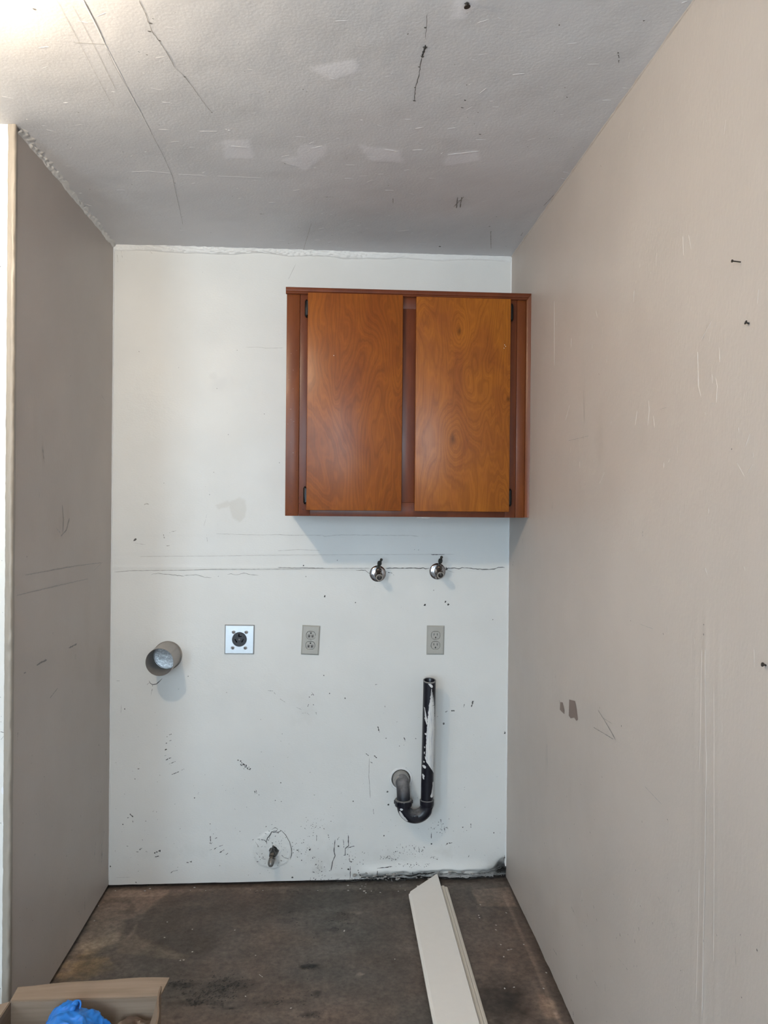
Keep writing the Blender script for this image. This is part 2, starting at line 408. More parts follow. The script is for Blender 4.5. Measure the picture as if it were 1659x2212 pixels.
# marks on the back wall
MB = Marks(B, lambda a, b, d: (a, -d, b))
px = 1 / 558.
def pxs(tf, u, v):
    a, b, c = np.array(tf(u, v)), np.array(tf(u + 1, v)), np.array(tf(u, v + 1)); return float(min(np.linalg.norm(b - a), np.linalg.norm(c - a)))
def L(pts, w, g, jit=.0, tf=bw, K=MB, **k):
    q = pxs(tf, *pts[len(pts) // 2]); K.line([tf(*p) for p in pts], w * q, G(g), jit * q, **k)
k3 = Crop(600, 1090, 2.9625)
L(k4([(70, 1440), (200, 1428), (680, 1424), (900, 1415), (1659, 1412)]) + k3([(300, 408), (590, 407)]), 1.1, .40, .2)
L(k3([(690, 407), (880, 405), (900, 410), (930, 405), (945, 412), (970, 406)]), 1.6, .12, .5)
L(k3([(1075, 406), (1090, 408), (1130, 404), (1160, 410), (1180, 404), (1280, 412), (1335, 415), (1385, 413), (1410, 402), (1452, 402)]), 1.6, .15, .5)
L(k3([(1068, 405), (1084, 405), (1072, 420)]), 4., .03)
L(k3([(500, 422), (560, 420), (592, 445)]), 1., .25, .4); L(k3([(692, 430), (725, 436), (745, 452)]), 1.4, .15, .4)
L(k3([(1070, 415), (1110, 430), (1130, 434)]), .8, .4)
L(k4([(290, 1303), (900, 1300), (1300, 1292), (1659, 1290)]) + k3([(300, 322), (980, 318), (1130, 318)]), .7, .52, .2)
L(k3([(980, 320), (1040, 320), (1070, 318)]), 1.8, .12)
L(k3([(0, 190), (60, 196), (280, 196), (300, 202), (420, 193), (600, 196), (860, 198), (900, 204)]), .7, .46, .4)
L(k3([(0, 295), (130, 288), (270, 293)]), .8, .5); L(k3([(0, 402), (90, 405), (170, 404), (300, 408)]), 1.4, .33, .3)
L(k4([(960, 1105), (1330, 1115), (1500, 1112), (1659, 1120)]), .7, .5, .3)
for pts in ([(390, 1460), (450, 1450), (560, 1462), (680, 1475)], [(680, 1470), (780, 1463), (860, 1485), (920, 1488)], [(1055, 1460), (1090, 1455), (1130, 1465), (1200, 1448), (1260, 1460), (1330, 1470)]): L(k4(pts), 1., .33, .5)
for c, r in (((250, 1157), 2.6),): MB.fleck(*bw(*k4([c])[0]), r * px, G(.12), .9, 1.6)
for pts, w, g in (([(330, 850), (350, 842), (372, 848)], 2., .4), ([(540, 1100), (575, 1085), (612, 1078)], 1.6, .42), ([(500, 1110), (505, 1145)], 2., .4), ([(522, 1210), (552, 1208)], 1.6, .45), ([(875, 1110), (885, 1190)], 1., .5), ([(850, 1040), (880, 930)], .8, .55), ([(240, 1185), (345, 1200)], .8, .55)): L(k4(pts), w, g)
for p in ((938, 568), (1512, 484), (502, 662), (1380, 58), (1065, 238), (978, 1476), (902, 762)): MB.fleck(*bw(*k4([p])[0]), .9 * px, G(.2))
k1 = Crop(230, 500, 4.0463)
for p, r in (((285, 1050), 1.1), ((1142, 1038), .9), ((965, 1372), 1.), ((1378, 1596), .8), ((630, 1190), .7)): MB.fleck(*bw(*k1([p])[0]), r * px, G(.3))
L(k1([(1215, 1012), (1320, 1010), (1390, 1020), (1545, 1018)]), 1.0, .62); L(k1([(1655, 285), (1590, 420)]), .6, .4)
for pts in ([(125, 150), (140, 230)], [(95, 200), (100, 270)], [(380, 170), (400, 195)]): L(k1(pts), .7, .4)
for p, r in (((300, 588), 2.2), ((941, 643), 2.), ((1073, 623), 2.), ((1091, 640), 2.2), ((381, 356), 1.), ((165, 390), 1.2), ((1377, 735), .9), ((998, 548), .8), ((180, 460), .9), ((497, 626), 1.3), ((875, 288), .7), ((901, 290), .7)): MB.fleck(*bw(*k3([p])[0]), r * px, G(.06), .9, 1.35)
k5 = Crop(220, 1440, 3.7705)
L(k5([(385, 113), (395, 135), (415, 147), (445, 140), (470, 118), (492, 96)]), 1.7, .14, .3); L(k5([(412, 150), (412, 180), (398, 238)]), 1.8, .16, .3, w2=.3); L(k5([(368, 148), (388, 128)]), 1., .3)
for pts, w in (([(545, 555), (568, 550)], 3.), ([(520, 626), (532, 622)], 2.2), ([(508, 680), (530, 672)], 2.8), ([(520, 762), (545, 748), (566, 743)], 2.2), ([(546, 795), (600, 772)], 1.5), ([(568, 880), (630, 855)], 1.4), ([(645, 845), (672, 834)], 1.), ([(527, 572), (535, 570)], 1.6), ([(550, 606), (566, 600)], 1.4), ([(510, 726), (527, 722)], 1.2), ([(290, 832), (306, 832)], 2.), ([(305, 783), (313, 786)], 1.3), ([(1350, 195), (1395, 198)], 1.), ([(1402, 208), (1413, 226)], 1.), ([(1450, 262), (1495, 290)], .8), ([(1585, 330), (1630, 352)], .7), ([(160, 310), (154, 380)], .7), ([(120, 115), (145, 116)], .8)): L(k5(pts), w, .09 if w > 1.2 else .3)
rnd = random.Random(4)
for i in range(26):
    t = rnd.random(); MB.fleck(*bw(*k5([(1140 + 65 * t + rnd.gauss(0, 7), 785 + 55 * t + rnd.gauss(0, 7))])[0]), rnd.uniform(.7, 1.7) * px, G(.07))
for p, r in (((1110, 762), 1.5), ((1130, 770), 1.8), ((186, 345), 1.4), ((703, 78), 1.2), ((1458, 945), 1.4), ((1016, 211), .8), ((271, 915), 1.1), ((625, 183), .8), ((33, 690), 1.2)): MB.fleck(*bw(*k5([p])[0]), r * px, G(.12))
k6 = Crop(220, 1690, 3.7705)
for pts, w in (([(425, 575), (480, 555)], 4.), ([(432, 608), (468, 600)], 2.), ([(690, 655), (738, 643)], 3.), ([(885, 435), (884, 490), (872, 505)], 2.), ([(920, 458), (940, 450)], 1.5), ([(955, 520), (988, 510)], 1.4), ([(958, 572), (1000, 545)], 2.2), ([(878, 553), (895, 545)], 1.8), ([(915, 545), (940, 525)], 1.6), ([(1010, 590), (1028, 575)], 1.4), ([(560, 740), (575, 725), (620, 714)], 1.2), ([(1246, 65), (1248, 95)], 2.6), ([(1255, 60), (1262, 92)], 1.2), ([(208, 290), (222, 284)], 2.), ([(228, 255), (256, 282)], 2.2), ([(252, 310), (254, 326)], 1.2), ([(280, 566), (298, 566)], 1.6), ([(305, 548), (330, 535)], 2.2), ([(355, 560), (372, 568)], 1.3), ([(275, 810), (282, 820)], 1.6), ([(1335, 365), (1342, 352)], 1.8), ([(885, 505), (900, 488)], 1.2), ([(200, 518), (215, 520)], 1.)): L(k6(pts), w, .10)
for p, r in (((755, 127), 1.6), ((172, 341), 1.5), ((66, 684), 2.2), ((882, 338), 1.1), ((1553, 772), 2.4), ((1413, 147), 1.1), ((1462, 156), 1.), ((1280, 102), 1.), ((1125, 399), .9), ((1590, 552), 1.2), ((1385, 344), .9), ((358, 314), .9)): MB.fleck(*bw(*k6([p])[0]), r * px, G(.08))
L(k6([(105, 776), (160, 776), (235, 772)]), 1.2, .62)
# patch outline and grime round the gas pipe
kg = Crop(500, 1750, 8.295)
L(kg([(900, 370), (970, 440), (1040, 560), (1075, 690), (1075, 800), (1055, 885)]), 1.4, .14, .3)
L(kg([(905, 365), (850, 385), (760, 390), (720, 380), (700, 430), (650, 490), (630, 550), (640, 600)]), 1.8, .10, .5)
L(kg([(460, 510), (530, 515), (600, 530), (640, 580)]), 1.7, .12, .4); L(kg([(430, 560), (470, 620), (500, 660), (560, 640), (620, 650)]), 1., .3, .5)
L(kg([(440, 745), (490, 810), (560, 865), (620, 870)]), 1.2, .3, .4); L(kg([(840, 740), (900, 800), (940, 840), (1060, 875)]), 1.4, .15, .5)
L(kg([(720, 350), (780, 315), (830, 335), (800, 370), (720, 380)]), 1.2, .2, .4)
for i in range(60):
    MB.fleck(*bw(*kg([(rnd.gauss(760, 180), rnd.gauss(620, 160))])[0]), rnd.uniform(.3, 1.1) * px, G(rnd.uniform(.1, .4)), rnd.random() * 3, rnd.uniform(1, 2.5))
# scuffs and cracks low on the wall, right half
k7 = Crop(640, 1720, 3.456); k8 = Crop(640, 1440, 3.456)
for pts, w in (([(290, 325), (285, 370), (280, 400), (290, 445), (270, 490), (258, 560)], 1.6), ([(285, 385), (282, 415)], 4.), ([(388, 290), (390, 370), (365, 390), (365, 440), (352, 442)], 1.8), ([(352, 322), (355, 385)], 1.3), ([(365, 390), (410, 378), (435, 372)], 1.8), ([(395, 430), (398, 480), (408, 492)], 1.4), ([(403, 522), (401, 622)], 1.8), ([(460, 545), (470, 580), (495, 605)], 2.2), ([(600, 590), (606, 532), (640, 527), (715, 520)], 1.5), ([(305, 330), (320, 305)], 1.2), ([(236, 285), (248, 325)], 1.3), ([(152, 290), (152, 335)], 1.2), ([(1115, 365), (1130, 350), (1165, 348)], 1.8), ([(1302, 200), (1303, 235)], 1.4), ([(1078, 170), (1080, 195)], 1.6), ([(1105, 225), (1108, 260)], 1.4), ([(1008, 270), (1008, 320)], 1.2), ([(1285, 455), (1290, 440)], 1.3), ([(1555, 440), (1556, 490)], 2.4), ([(865, 545), (867, 585)], 1.5), ([(575, 95), (578, 135)], .8), ([(120, 465), (128, 450)], 2.)): L(k7(pts), w, .08, .3)
for p, r in (((102, 398), 2.6), ((688, 63), 2.2), ((1010, 355), 1.8), ((1243, 231), 1.5), ((1475, 272), 1.4), ((316, 373), 2.2), ((8, 403), 1.3), ((390, 545), 2.6), ((340, 538), 1.2), ((410, 490), 1.8), ((40, 478), 1.5), ((425, 38), 1.6), ((655, 295), 1.6)): MB.fleck(*bw(*k7([p])[0]), r * px, G(.07))
for cx, cy, sx, sy, n in ((660, 455, 25, 8, 22), (720, 468, 25, 8, 18), (850, 512, 60, 12, 40), (800, 415, 50, 25, 40), (930, 400, 30, 22, 30), (1060, 235, 35, 30, 26), (420, 450, 40, 30, 26), (160, 540, 35, 40, 40), (160, 230, 60, 40, 26), (60, 390, 45, 40, 30), (130, 230, 30, 30, 12), (1035, 460, 30, 8, 14), (1480, 575, 60, 12, 40), (1000, 590, 160, 12, 60), (640, 605, 80, 12, 60), (300, 620, 120, 6, 30)):
    for i in range(n): MB.fleck(*bw(*k7([(rnd.gauss(cx, sx), min(628, rnd.gauss(cy, sy)))])[0]), rnd.uniform(.25, 1.) * px, G(rnd.choice((.07, .15, .3, .4))), rnd.random() * 3, rnd.uniform(1, 2.2))
for pts, w in (([(608, 445), (615, 470), (622, 490)], 2.4), ([(518, 648), (542, 666)], 1.5), ([(580, 665), (604, 684)], 2.4), ([(553, 710), (568, 720)], 1.5), ([(1112, 338), (1130, 332)], 2.2), ([(1155, 330), (1182, 328)], 2.4), ([(1256, 275), (1250, 303)], 1.8), ([(1325, 255), (1305, 305)], 2.2), ([(1318, 255), (1312, 275)], 2.), ([(805, 528), (812, 558)], 2.4), ([(115, 190), (130, 215)], 1.4), ([(93, 280), (85, 298)], 1.8), ([(40, 348), (80, 345), (100, 362)], 1.), ([(148, 340), (150, 358)], 1.2), ([(588, 135), (608, 132)], 1.2), ([(662, 292), (663, 306)], 1.4), ([(545, 680), (542, 820), (553, 980)], 1.), ([(818, 752), (835, 790)], .8), ([(1556, 482), (1556, 505)], 3.)): L(k8(pts), w, .10 if w > 1.1 else .42, .2)
for p, r in (((365, 236), 1.6), ((248, 200), 1.3), ((128, 284), 1.1), ((98, 227), 1.3), ((206, 66), 1.6), ((670, 535), 1.3), ((892, 537), 1.2), ((1100, 425), 2.6), ((1055, 372), .9), ((770, 592), 1.), ((680, 935), 2.2), ((115, 210), 1.2)): MB.fleck(*bw(*k8([p])[0]), r * px, G(.14))
for i in range(240):
    a, b = rnd.uniform(.02, W - .02), abs(rnd.gauss(0, .28)) + .03
    MB.fleck(a, b, rnd.uniform(.2, .7) * px, G(rnd.uniform(.2, .5)), rnd.random() * 3, rnd.uniform(1, 2.5))
for i in range(90):
    MB.fleck(rnd.uniform(.02, W - .02), rnd.uniform(.9, 2.4), rnd.uniform(.2, .5) * px, G(rnd.uniform(.3, .5)))
for pts, w, g in (([(480, 608), (520, 602), (560, 606), (600, 594), (660, 596), (720, 590), (800, 582), (860, 586), (920, 573), (1000, 570), (1035, 566)], 2.6, .04), ([(500, 622), (560, 616), (640, 620), (700, 612), (780, 622), (860, 616), (950, 612)], 2.2, .06), ([(1045, 572), (1100, 576), (1170, 562), (1230, 570), (1300, 582), (1360, 576), (1430, 558), (1490, 550), (1545, 515)], 1.6, .12), ([(1050, 606), (1120, 612), (1200, 604), (1290, 610), (1380, 600), (1470, 604)], 2.2, .05), ([(300, 634), (360, 628), (420, 632), (480, 624)], 2., .06), ([(560, 596), (575, 620)], 3., .05), ([(640, 590), (668, 612), (690, 628)], 3., .05), ([(675, 618), (680, 640)], 2., .3), ([(712, 612), (714, 636)], 2., .3)): L(k7(pts), w, g, 1.2)
for x0, x1, yt, yb, g in ((1060, 1290, 578, 602, .40), (1290, 1470, 570, 598, .34), (740, 900, 592, 608, .42), (600, 660, 594, 612, .5)):
    n = 14; MB.poly([bw(*p) for p in k7([(x0 + (x1 - x0) * i / n, yt + rnd.uniform(-5, 6)) for i in range(n + 1)] + [(x1 - (x1 - x0) * i / n, yb + rnd.uniform(-5, 5)) for i in range(n + 1)])], G(g))

MB.q = [f for f in MB.q if all(math.hypot(MB.v[i][0] - hx, MB.v[i][2] - hz) > hr + .003 for i in f for hx, hz, hr in HOLES)]
MB.build('scuff_marks', M_mark, wall_back)

# crumbling board edge near the floor: loose chunks
bm = bmesh.new()
for i in range(48):
    x = rnd.uniform(.93, 1.45) if i > 25 else rnd.uniform(.93, 1.12); s = rnd.uniform(.0015, .0055)
    r = bmesh.ops.create_icosphere(bm, subdivisions=1, radius=s)
    c = Vector((x, -rnd.uniform(.004, .014), rnd.uniform(.012, .04)))
    for v in r['verts']: v.co = Vector((v.co.x * rnd.uniform(.8, 2.2), v.co.y * .6, v.co.z * rnd.uniform(.5, 1.1))) + c
tag(fin('crumbled_plaster', bm, plain_mat('crumbled_plaster', (.33, .31, .29), .9, var=.5, scale=90., bump=.6), wall_back, smooth=0), kind='stuff')

# paper tape and caulk bunched along the ceiling joint
def bead(name, pts, prof, parent, mat, seed, n, amp, twist=0.):
    """a lumpy strip: pts start/end, prof list of (a, b) with a along e1, b along e2"""
    A, Bq, e1, e2 = pts; A, Bq, e1, e2 = map(np.array, (A, Bq, e1, e2)); t = np.linspace(0, 1, n); L_ = np.linalg.norm(Bq - A)
    P = np.zeros((n, len(prof), 3))
    for j, (a, b) in enumerate(prof):
        q = t * L_ * 30 + twist * j
        na = 1 + .6 * amp * (fbm(t * L_ * 30, q * 0 + seed, 3, seed) - .5) * 2; nb = np.clip(1 + amp * 1.3 * (fbm(q * 1.6, q * 0 + seed + 4, 3, seed + 2) - .5) * 2, .45, 2.)
        P[:, j] = A + (Bq - A) * t[:, None] + e1 * (a * na)[:, None] + e2 * (b * nb)[:, None]
    o = grid_mesh(name, P, np.ones((n, len(prof), 3)), mat); o.parent = parent; return o
M_tape = plain_mat('painted_paper_tape', (.76, .76, .75), .45, var=.05, bump=.25, bscale=90.)
_tx = np.linspace(0, W, 760); _ta = np.array([-.002, 0, .002, .004, .006, .008, .0105, .013, .0155, .018, .0205, .023, .0245])
_TX, _TA = np.meshgrid(_tx, _ta, indexing='ij')
_amp = .35 + .65 * sstep(.04, .2, _TX) * sstep(1.15, .7, _TX)
_wid = .55 + .75 * fbm(_TX * 9, _TX * 0 + 3, 3, 131)
_ph = _TX * 17 - _TA * 190 + 2.4 * fbm(_TX * 7, _TA * 60, 2, 133)
_sw = _ph - np.floor(_ph); _fold = np.where(_sw < .82, _sw / .82, (1 - _sw) / .18)
_tb = (.0015 + _amp * (.0095 * _fold + .0050 * fbm(_TX * 45, _TA * 160 + _TX * 30, 3, 135))) * sstep(.026, .016, _TA)
_tb[:, -1] = -.003
_o = grid_mesh('joint_tape', np.stack([_TX, -_tb, H - _TA * _wid], -1), np.ones(_TX.shape + (3,)), M_tape, True); _o.parent = wall_back
bead('corner_seam', ((W, 0, .05), (W, 0, 2.42), (-1., 0, 0), (0, -1., 0)), [(-.002, .004), (.001, .0035), (.003, .002), (.005, -.002)], wall_back, M_tape, 41, 320, .8, .4)
bead('corner_seam', ((0, 0, .03), (0, 0, 2.42), (1., 0, 0), (0, -1., 0)), [(-.002, .004), (.001, .003), (.003, .0015), (.005, -.002)], wall_back, M_tape, 43, 320, .7, .4)

# ------------------------------------------------------------------ right wall
yr = axis((RY0, -2.4, .25), (-2.4, 0., .007)); zr = axis((0., H, .007), (H, H + .014, .007))
Rr = Surf(yr, zr)
_vis = sstep(-2.5, -2.2, Rr.S)
Rr.d += _vis * ((fbm(Rr.S * 2.5, Rr.T * 2.5, 3, 51) - .5) * .006 + (fbm(Rr.S * 16, Rr.T * 9, 3, 53) - .5) * .0011)
Rr.d *= sstep(0, .05, -Rr.S) * sstep(0, .05, H - Rr.T)
Rr.c *= (1 + (fbm(Rr.S * 4, Rr.T * 3, 4, 55) - .5) * .08)[..., None]
for u, v, ry, rz, a in ((1295, 950, .04, .09, .22), (1262, 860, .015, .12, .12), (1180, 1640, .02, .10, .2), (1232, 1690, .02, .12, .10), (1200, 1985, .05, .06, .16), (1245, 1960, .04, .05, .16), (1390, 940, .03, .08, .1)):
    Rr.blob(rw(u, v), (ry, rz), (.70, .68, .64), a, 0., 1., .7, 25., u)
_ys = rw(1521, 1700)[0]                       # taped vertical joint, painted over
for _o, _h in ((0., .0016), (.05, .0008), (-.04, .0006)):
    Rr.d += _h * np.exp(-((Rr.S - _ys + _o + .004 * (fbm(Rr.T * 6, Rr.T * 0, 2, 8) - .5)) / .006) ** 2) * sstep(1.30, 1.22, Rr.T)
_lo = sstep(.03, 0, Rr.T)
Pr = np.stack([W - Rr.d, Rr.S, Rr.T + _lo * (.004 + .010 * fbm(Rr.S * 16, Rr.S * 0, 4, 3))], -1)
wall_right = struct(grid_mesh('wall_right', Pr, Rr.c, M_side), 'beige painted right wall running past the camera')
bm = bmesh.new(); box(bm, W + .040, W + .12, RY0, .14, -.02, .04); fin('sill_plate', bm, M_dark, wall_right)
bm = bmesh.new(); box(bm, W + .014, W + .12, RY0, .14, .030, H + .05); fin('wall_core', bm, M_core, wall_right, smooth=0)
MR = Marks(Rr, lambda a, b, d: (W - d, a, b))
LR = lambda pts, w, g, j=.0, **k: L(pts, w, min(.45, g * 1.25), j, tf=rw, K=MR, **k)
k9 = Crop(1080, 1250, 2.2991)
MR.poly([rw(*p) for p in k9([(343, 600), (372, 608), (380, 650), (386, 700), (378, 706), (368, 690), (350, 694), (341, 680)])], (.235, .185, .165))
MR.poly([rw(*p) for p in k9([(300, 612), (312, 615), (320, 655), (320, 673), (306, 660), (298, 650)])], (.25, .20, .175))
MR.line([rw(*p) for p in k9([(296, 604), (297, 625)])], .0015, G(.12))
for pts, w, g in (([(487, 652), (530, 720), (575, 800)], 2., .16), ([(465, 738), (520, 770), (565, 798)], 1.2, .16), ([(510, 690), (560, 722)], .9, .25), ([(668, 1790), (672, 1815)], 2.2, .08), ([(688, 1730), (690, 1748)], 1.8, .08), ([(475, 1685), (481, 1702)], 1.8, .08), ([(462, 1622), (466, 1640)], 1.6, .12), ([(432, 1660), (436, 1680)], 1.5, .12), ([(355, 1630), (370, 1662)], 3.5, .24), ([(265, 1840), (285, 1868)], 3., .22), ([(385, 1965), (382, 1980), (387, 1992)], 1.6, .05), ([(470, 1998), (488, 2032)], 1.6, .16), ([(368, 2148), (369, 2180)], 1.8, .05), ([(678, 1920), (680, 1930)], 2., .05), ([(785, 1580), (800, 1615)], 2.2, .26), ([(845, 1690), (862, 1740)], 2., .27), ([(900, 1520), (901, 1536)], 1.5, .2), ([(757, 1705), (756, 1718)], 2.4, .14), ([(1165, 1830), (1172, 1915)], 1.8, .27), ([(1320, 420), (1326, 438)], 3., .12), ([(945, 2110), (958, 2165)], 2.2, .44), ([(1010, 1790), (1012, 1806)], 1.6, .12), ([(1075, 1765), (1078, 1778)], 1.6, .12), ([(235, 820), (236, 940)], 1.6, .27), ([(720, 1030), (800, 1120)], 1.4, .3), ([(585, 1885), (615, 1920)], 1.2, .3), ([(20, 745), (22, 775)], 2.5, .09), ([(960, 660), (953, 690)], 1.2, .25), ([(215, 480), (240, 500)], .8, .3), ([(690, 225), (760, 250)], .8, .3), ([(22, 1385), (24, 1400)], 2.4, .1), ([(575, 1775), (576, 1790)], 1.5, .2), ([(520, 2010), (522, 2050)], 1.5, .18), ([(625, 1930), (632, 1945)], 1.5, .12)): LR(k9(pts), w, g, .2)
for p, r in (((195, 1359), 1.6), ((162, 1299), 1.4), ((347, 1291), 1.3), ((647, 209), 1.2), ((1017, 228), 1.), ((1017, 276), 1.4), ((810, 274), 1.4), ((408, 1821), 1.3), ((830, 1196), 1.3), ((605, 732), 1.6), ((507, 985), 1.2), ((564, 1568), 1.), ((697, 1625), 1.2), ((1278, 1844), 1.6), ((84, 437), 1.3), ((40, 57), 1.3), ((547, 1925), 1.), ((1200, 2080), 1.3)): MR.fleck(*rw(*k9([p])[0]), r * px * .65, G(.16), .8, 1.4)
k10 = Crop(1080, 500, 2.8653)
for pts, w, g in (([(515, 1262), (518, 1288)], 1.3, .2), ([(425, 1295), (550, 1265)], .9, .28), ([(615, 878), (618, 888)], 2.2, .06), ([(520, 980), (522, 1190)], 1.2, .3), ([(325, 1680), (324, 1735)], 1.2, .28), ([(85, 2040), (80, 2070)], 2., .2), ([(145, 1900), (143, 1930)], 1.6, .22), ([(1290, 560), (1255, 680)], 1.2, .31), ([(990, 1102), (1040, 1088)], .8, .28), ([(885, 1840), (884, 1890)], 3., .3), ([(770, 1590), (780, 1610)], 2., .31)): LR(k10(pts), w, g, .2)
for p, r in (((192, 1891), 1.1), ((187, 2088), 1.), ((1440, 1347), 1.4), ((498, 1555), 1.)): MR.fleck(*rw(*k10([p])[0]), r * px * .65, G(.15))
for i in range(150):
    MR.fleck(rnd.uniform(-2.2, -.02), abs(rnd.gauss(0, .35)) + .02, rnd.uniform(.25, .8) * px, G(rnd.uniform(.12, .32)), 1.57 + rnd.gauss(0, .3), rnd.uniform(1, 2.8))
MR.build('scuff_marks', M_mark, wall_right)
# drips and ridges dried into the paint: small raised beads
def ridges(name, specs, surf, to3d, parent, mat):
    V, Q = [], []
    for pts, w, h in specs:
        P = []
        for (a0, b0), (a1, b1) in zip(pts, pts[1:]):
            n = max(2, int(math.hypot(a1 - a0, b1 - b0) / .006)); P += [(a0 + (a1 - a0) * i / n, b0 + (b1 - b0) * i / n) for i in range(n)]
        P.append(pts[-1]); n = len(P); base = len(V)
        for i, (a, b) in enumerate(P):
            a1, b1 = P[min(i + 1, n - 1)]; a0, b0 = P[max(i - 1, 0)]; dx, dy = a1 - a0, b1 - b0; l = math.hypot(dx, dy) or 1; nx, ny = -dy / l, dx / l
            k = (.25 if i in (0, n - 1) else .7 + .6 * rnd.random()); d = surf.at(a, b)
            for o, hh in ((-1, -.0003), (-.5, .7 * h), (0, h), (.5, .7 * h), (1, -.0003)): V.append(to3d(a + nx * o * w * k / 2, b + ny * o * w * k / 2, d + hh * k))
        for i in range(n - 1):
            for j in range(4): Q.append((base + i * 5 + j, base + i * 5 + j + 1, base + i * 5 + 6 + j, base + i * 5 + 5 + j))
    me = bpy.data.meshes.new(name); me.from_pydata(V, [], Q); me.update(); me.shade_smooth()
    at = me.color_attributes.new('tint', 'FLOAT_COLOR', 'POINT'); at.data.foreach_set('color', np.ones(len(V) * 4, np.float32))
    o = link_mesh(name, me, mat, parent); o['kind'] = 'stuff'; return o
sp = []
for pts in ([(1130, 30), (1135, 150)], [(1165, 20), (1180, 110)], [(595, 485), (605, 535)], [(668, 765), (662, 810)], [(335, 430), (337, 830)], [(440, 660), (438, 720)], [(447, 270), (448, 292)], [(430, 1075), (405, 1165)], [(1225, 745), (1232, 960), (1250, 1025)], [(1340, 900), (1352, 960), (1345, 1060)], [(1318, 880), (1320, 940)], [(1360, 720), (1365, 810)], [(920, 1045), (925, 1110), (915, 1200)], [(850, 1110), (838, 1200)], [(950, 1140), (958, 1215)], [(1550, 1250), (1520, 1340)], [(1480, 1210), (1483, 1245)], [(1470, 1430), (1520, 1520)], [(1570, 1440), (1535, 1500)], [(1018, 1430), (1016, 1465)], [(1055, 1405), (1045, 1430)], [(1295, 1710), (1297, 1745)], [(1275, 2080), (1285, 2130)], [(555, 2050), (558, 2075)], [(1273, 1115), (1275, 1135)], [(645, 1490), (615, 1560)], [(1310, 555), (1240, 680)], [(1315, 1060), (1335, 1075)], [(185, 80), (184, 120)], [(1515, 2070), (1522, 2100)]): sp.append(([rw(*p) for p in k10(pts)], .0042, .0009))
for pts in ([(1003, 350), (992, 800), (985, 960)], [(1022, 350), (1024, 900), (1018, 1300), (1008, 1800), (1003, 2180)], [(1062, 540), (1060, 1300), (1055, 1900)], [(965, 295), (968, 325)], [(905, 1940), (910, 1960)], [(1265, 350), (1266, 440)], [(985, 1440), (970, 2100)]): sp.append(([rw(*p) for p in k9(pts)], .005, .0007))
for i in range(70):
    a, b = rnd.uniform(-2.1, -.05), rnd.uniform(.1, 2.4); sp.append(([(a, b), (a + rnd.gauss(0, .006), b + rnd.uniform(.006, .026))], rnd.uniform(.0015, .0035), rnd.uniform(.0003, .0008)))
ridges('paint_ridges', sp, Rr, lambda a, b, d: (W - d, a, b), wall_right, M_side)
bead('corner_seam', ((W, -1.9, H), (W, 0, H), (0, 0, -1.), (-1., 0, 0)), [(-.002, .004), (.001, .003), (.002, .0015), (.004, -.002)], wall_right, M_side, 47, 260, .7, .4)

# ------------------------------------------------------------------ left wall of the alcove, its corner strip, the wall beyond it
yl = axis((-DEP, 0., .007)); zl = axis((0., H, .007), (H, H + .014, .007))
Lf = Surf(yl, zl)
Lf.d += (fbm(Lf.S * 3, Lf.T * 2.5, 3, 63) - .5) * .005 * sstep(0, .05, -Lf.S) * sstep(0, .05, Lf.S + DEP)
Lf.c *= (1 + (fbm(Lf.S * 4, Lf.T * 4, 4, 65) - .5) * .08)[..., None]
for u, v, ry, rz, a in ((92, 985, .012, .05, .3), (75, 910, .02, .08, .12), (140, 1125, .05, .05, .2), (70, 1140, .03, .04, .15), (125, 1155, .05, .03, .15), (215, 1450, .05, .12, .2), (190, 1330, .05, .12, .1), (218, 1800, .05, .12, .15), (160, 1400, .06, .05, .1)):
    Lf.blob(lw(u, v), (ry, rz), (.72, .67, .60), a, 0., 1., .7, 25., u + 3)
_lo = sstep(.04, 0, Lf.T)
Pl = np.stack([Lf.d, Lf.S, Lf.T + _lo * .013], -1)
wall_left = struct(grid_mesh('wall_left', Pl, Lf.c, M_side, True), 'beige painted left side wall of the alcove')
bm = bmesh.new(); box(bm, -.12, -.040, -DEP + .02, .14, -.005, .04); fin('sill_plate', bm, M_dark, wall_left)
bm = bmesh.new(); box(bm, -.12, -.014, -DEP + .02, .14, .030, H + .05); fin('wall_core', bm, M_core, wall_left, smooth=0)
ML = Marks(Lf, lambda a, b, d: (d, a, b))
LL = lambda pts, w, g, j=.0: L(pts, w * .9, min(.42, .12 + g * 1.1), j, tf=lw, K=ML)
k11 = Crop(0, 1300, 2.425); k12 = Crop(0, 600, 3.16)
for pts, w, g in (([(192, 333), (215, 318), (247, 305)], 4., .12), ([(125, 374), (136, 370)], 3., .12), ([(360, 242), (385, 230), (402, 220)], 4., .15), ([(395, 275), (394, 300)], 3., .22), ([(262, 505), (303, 452)], 2.6, .2), ([(93, 670), (91, 725)], 2., .09), ([(375, 465), (376, 490)], 2., .22), ([(545, 1200), (530, 1290)], 3., .2), ([(500, 1260), (495, 1330)], 3., .22), ([(536, 1300), (530, 1370)], 3., .2), ([(184, 1318), (182, 1338)], 3., .14), ([(443, 1570), (443, 1615)], 2., .12), ([(532, 975), (528, 1000)], 3., .2), ([(515, 748), (520, 755)], 3., .1), ([(553, 782), (556, 803)], 3., .18), ([(475, 900), (478, 965)], 1.6, .24), ([(418, 1630), (422, 1650)], 2., .4), ([(268, 1680), (268, 1705)], 2.4, .2), ([(140, 1585), (142, 1600)], 3., .5), ([(205, 1085), (210, 1125)], 2., .24)): LL(k11(pts), w, g, .4)
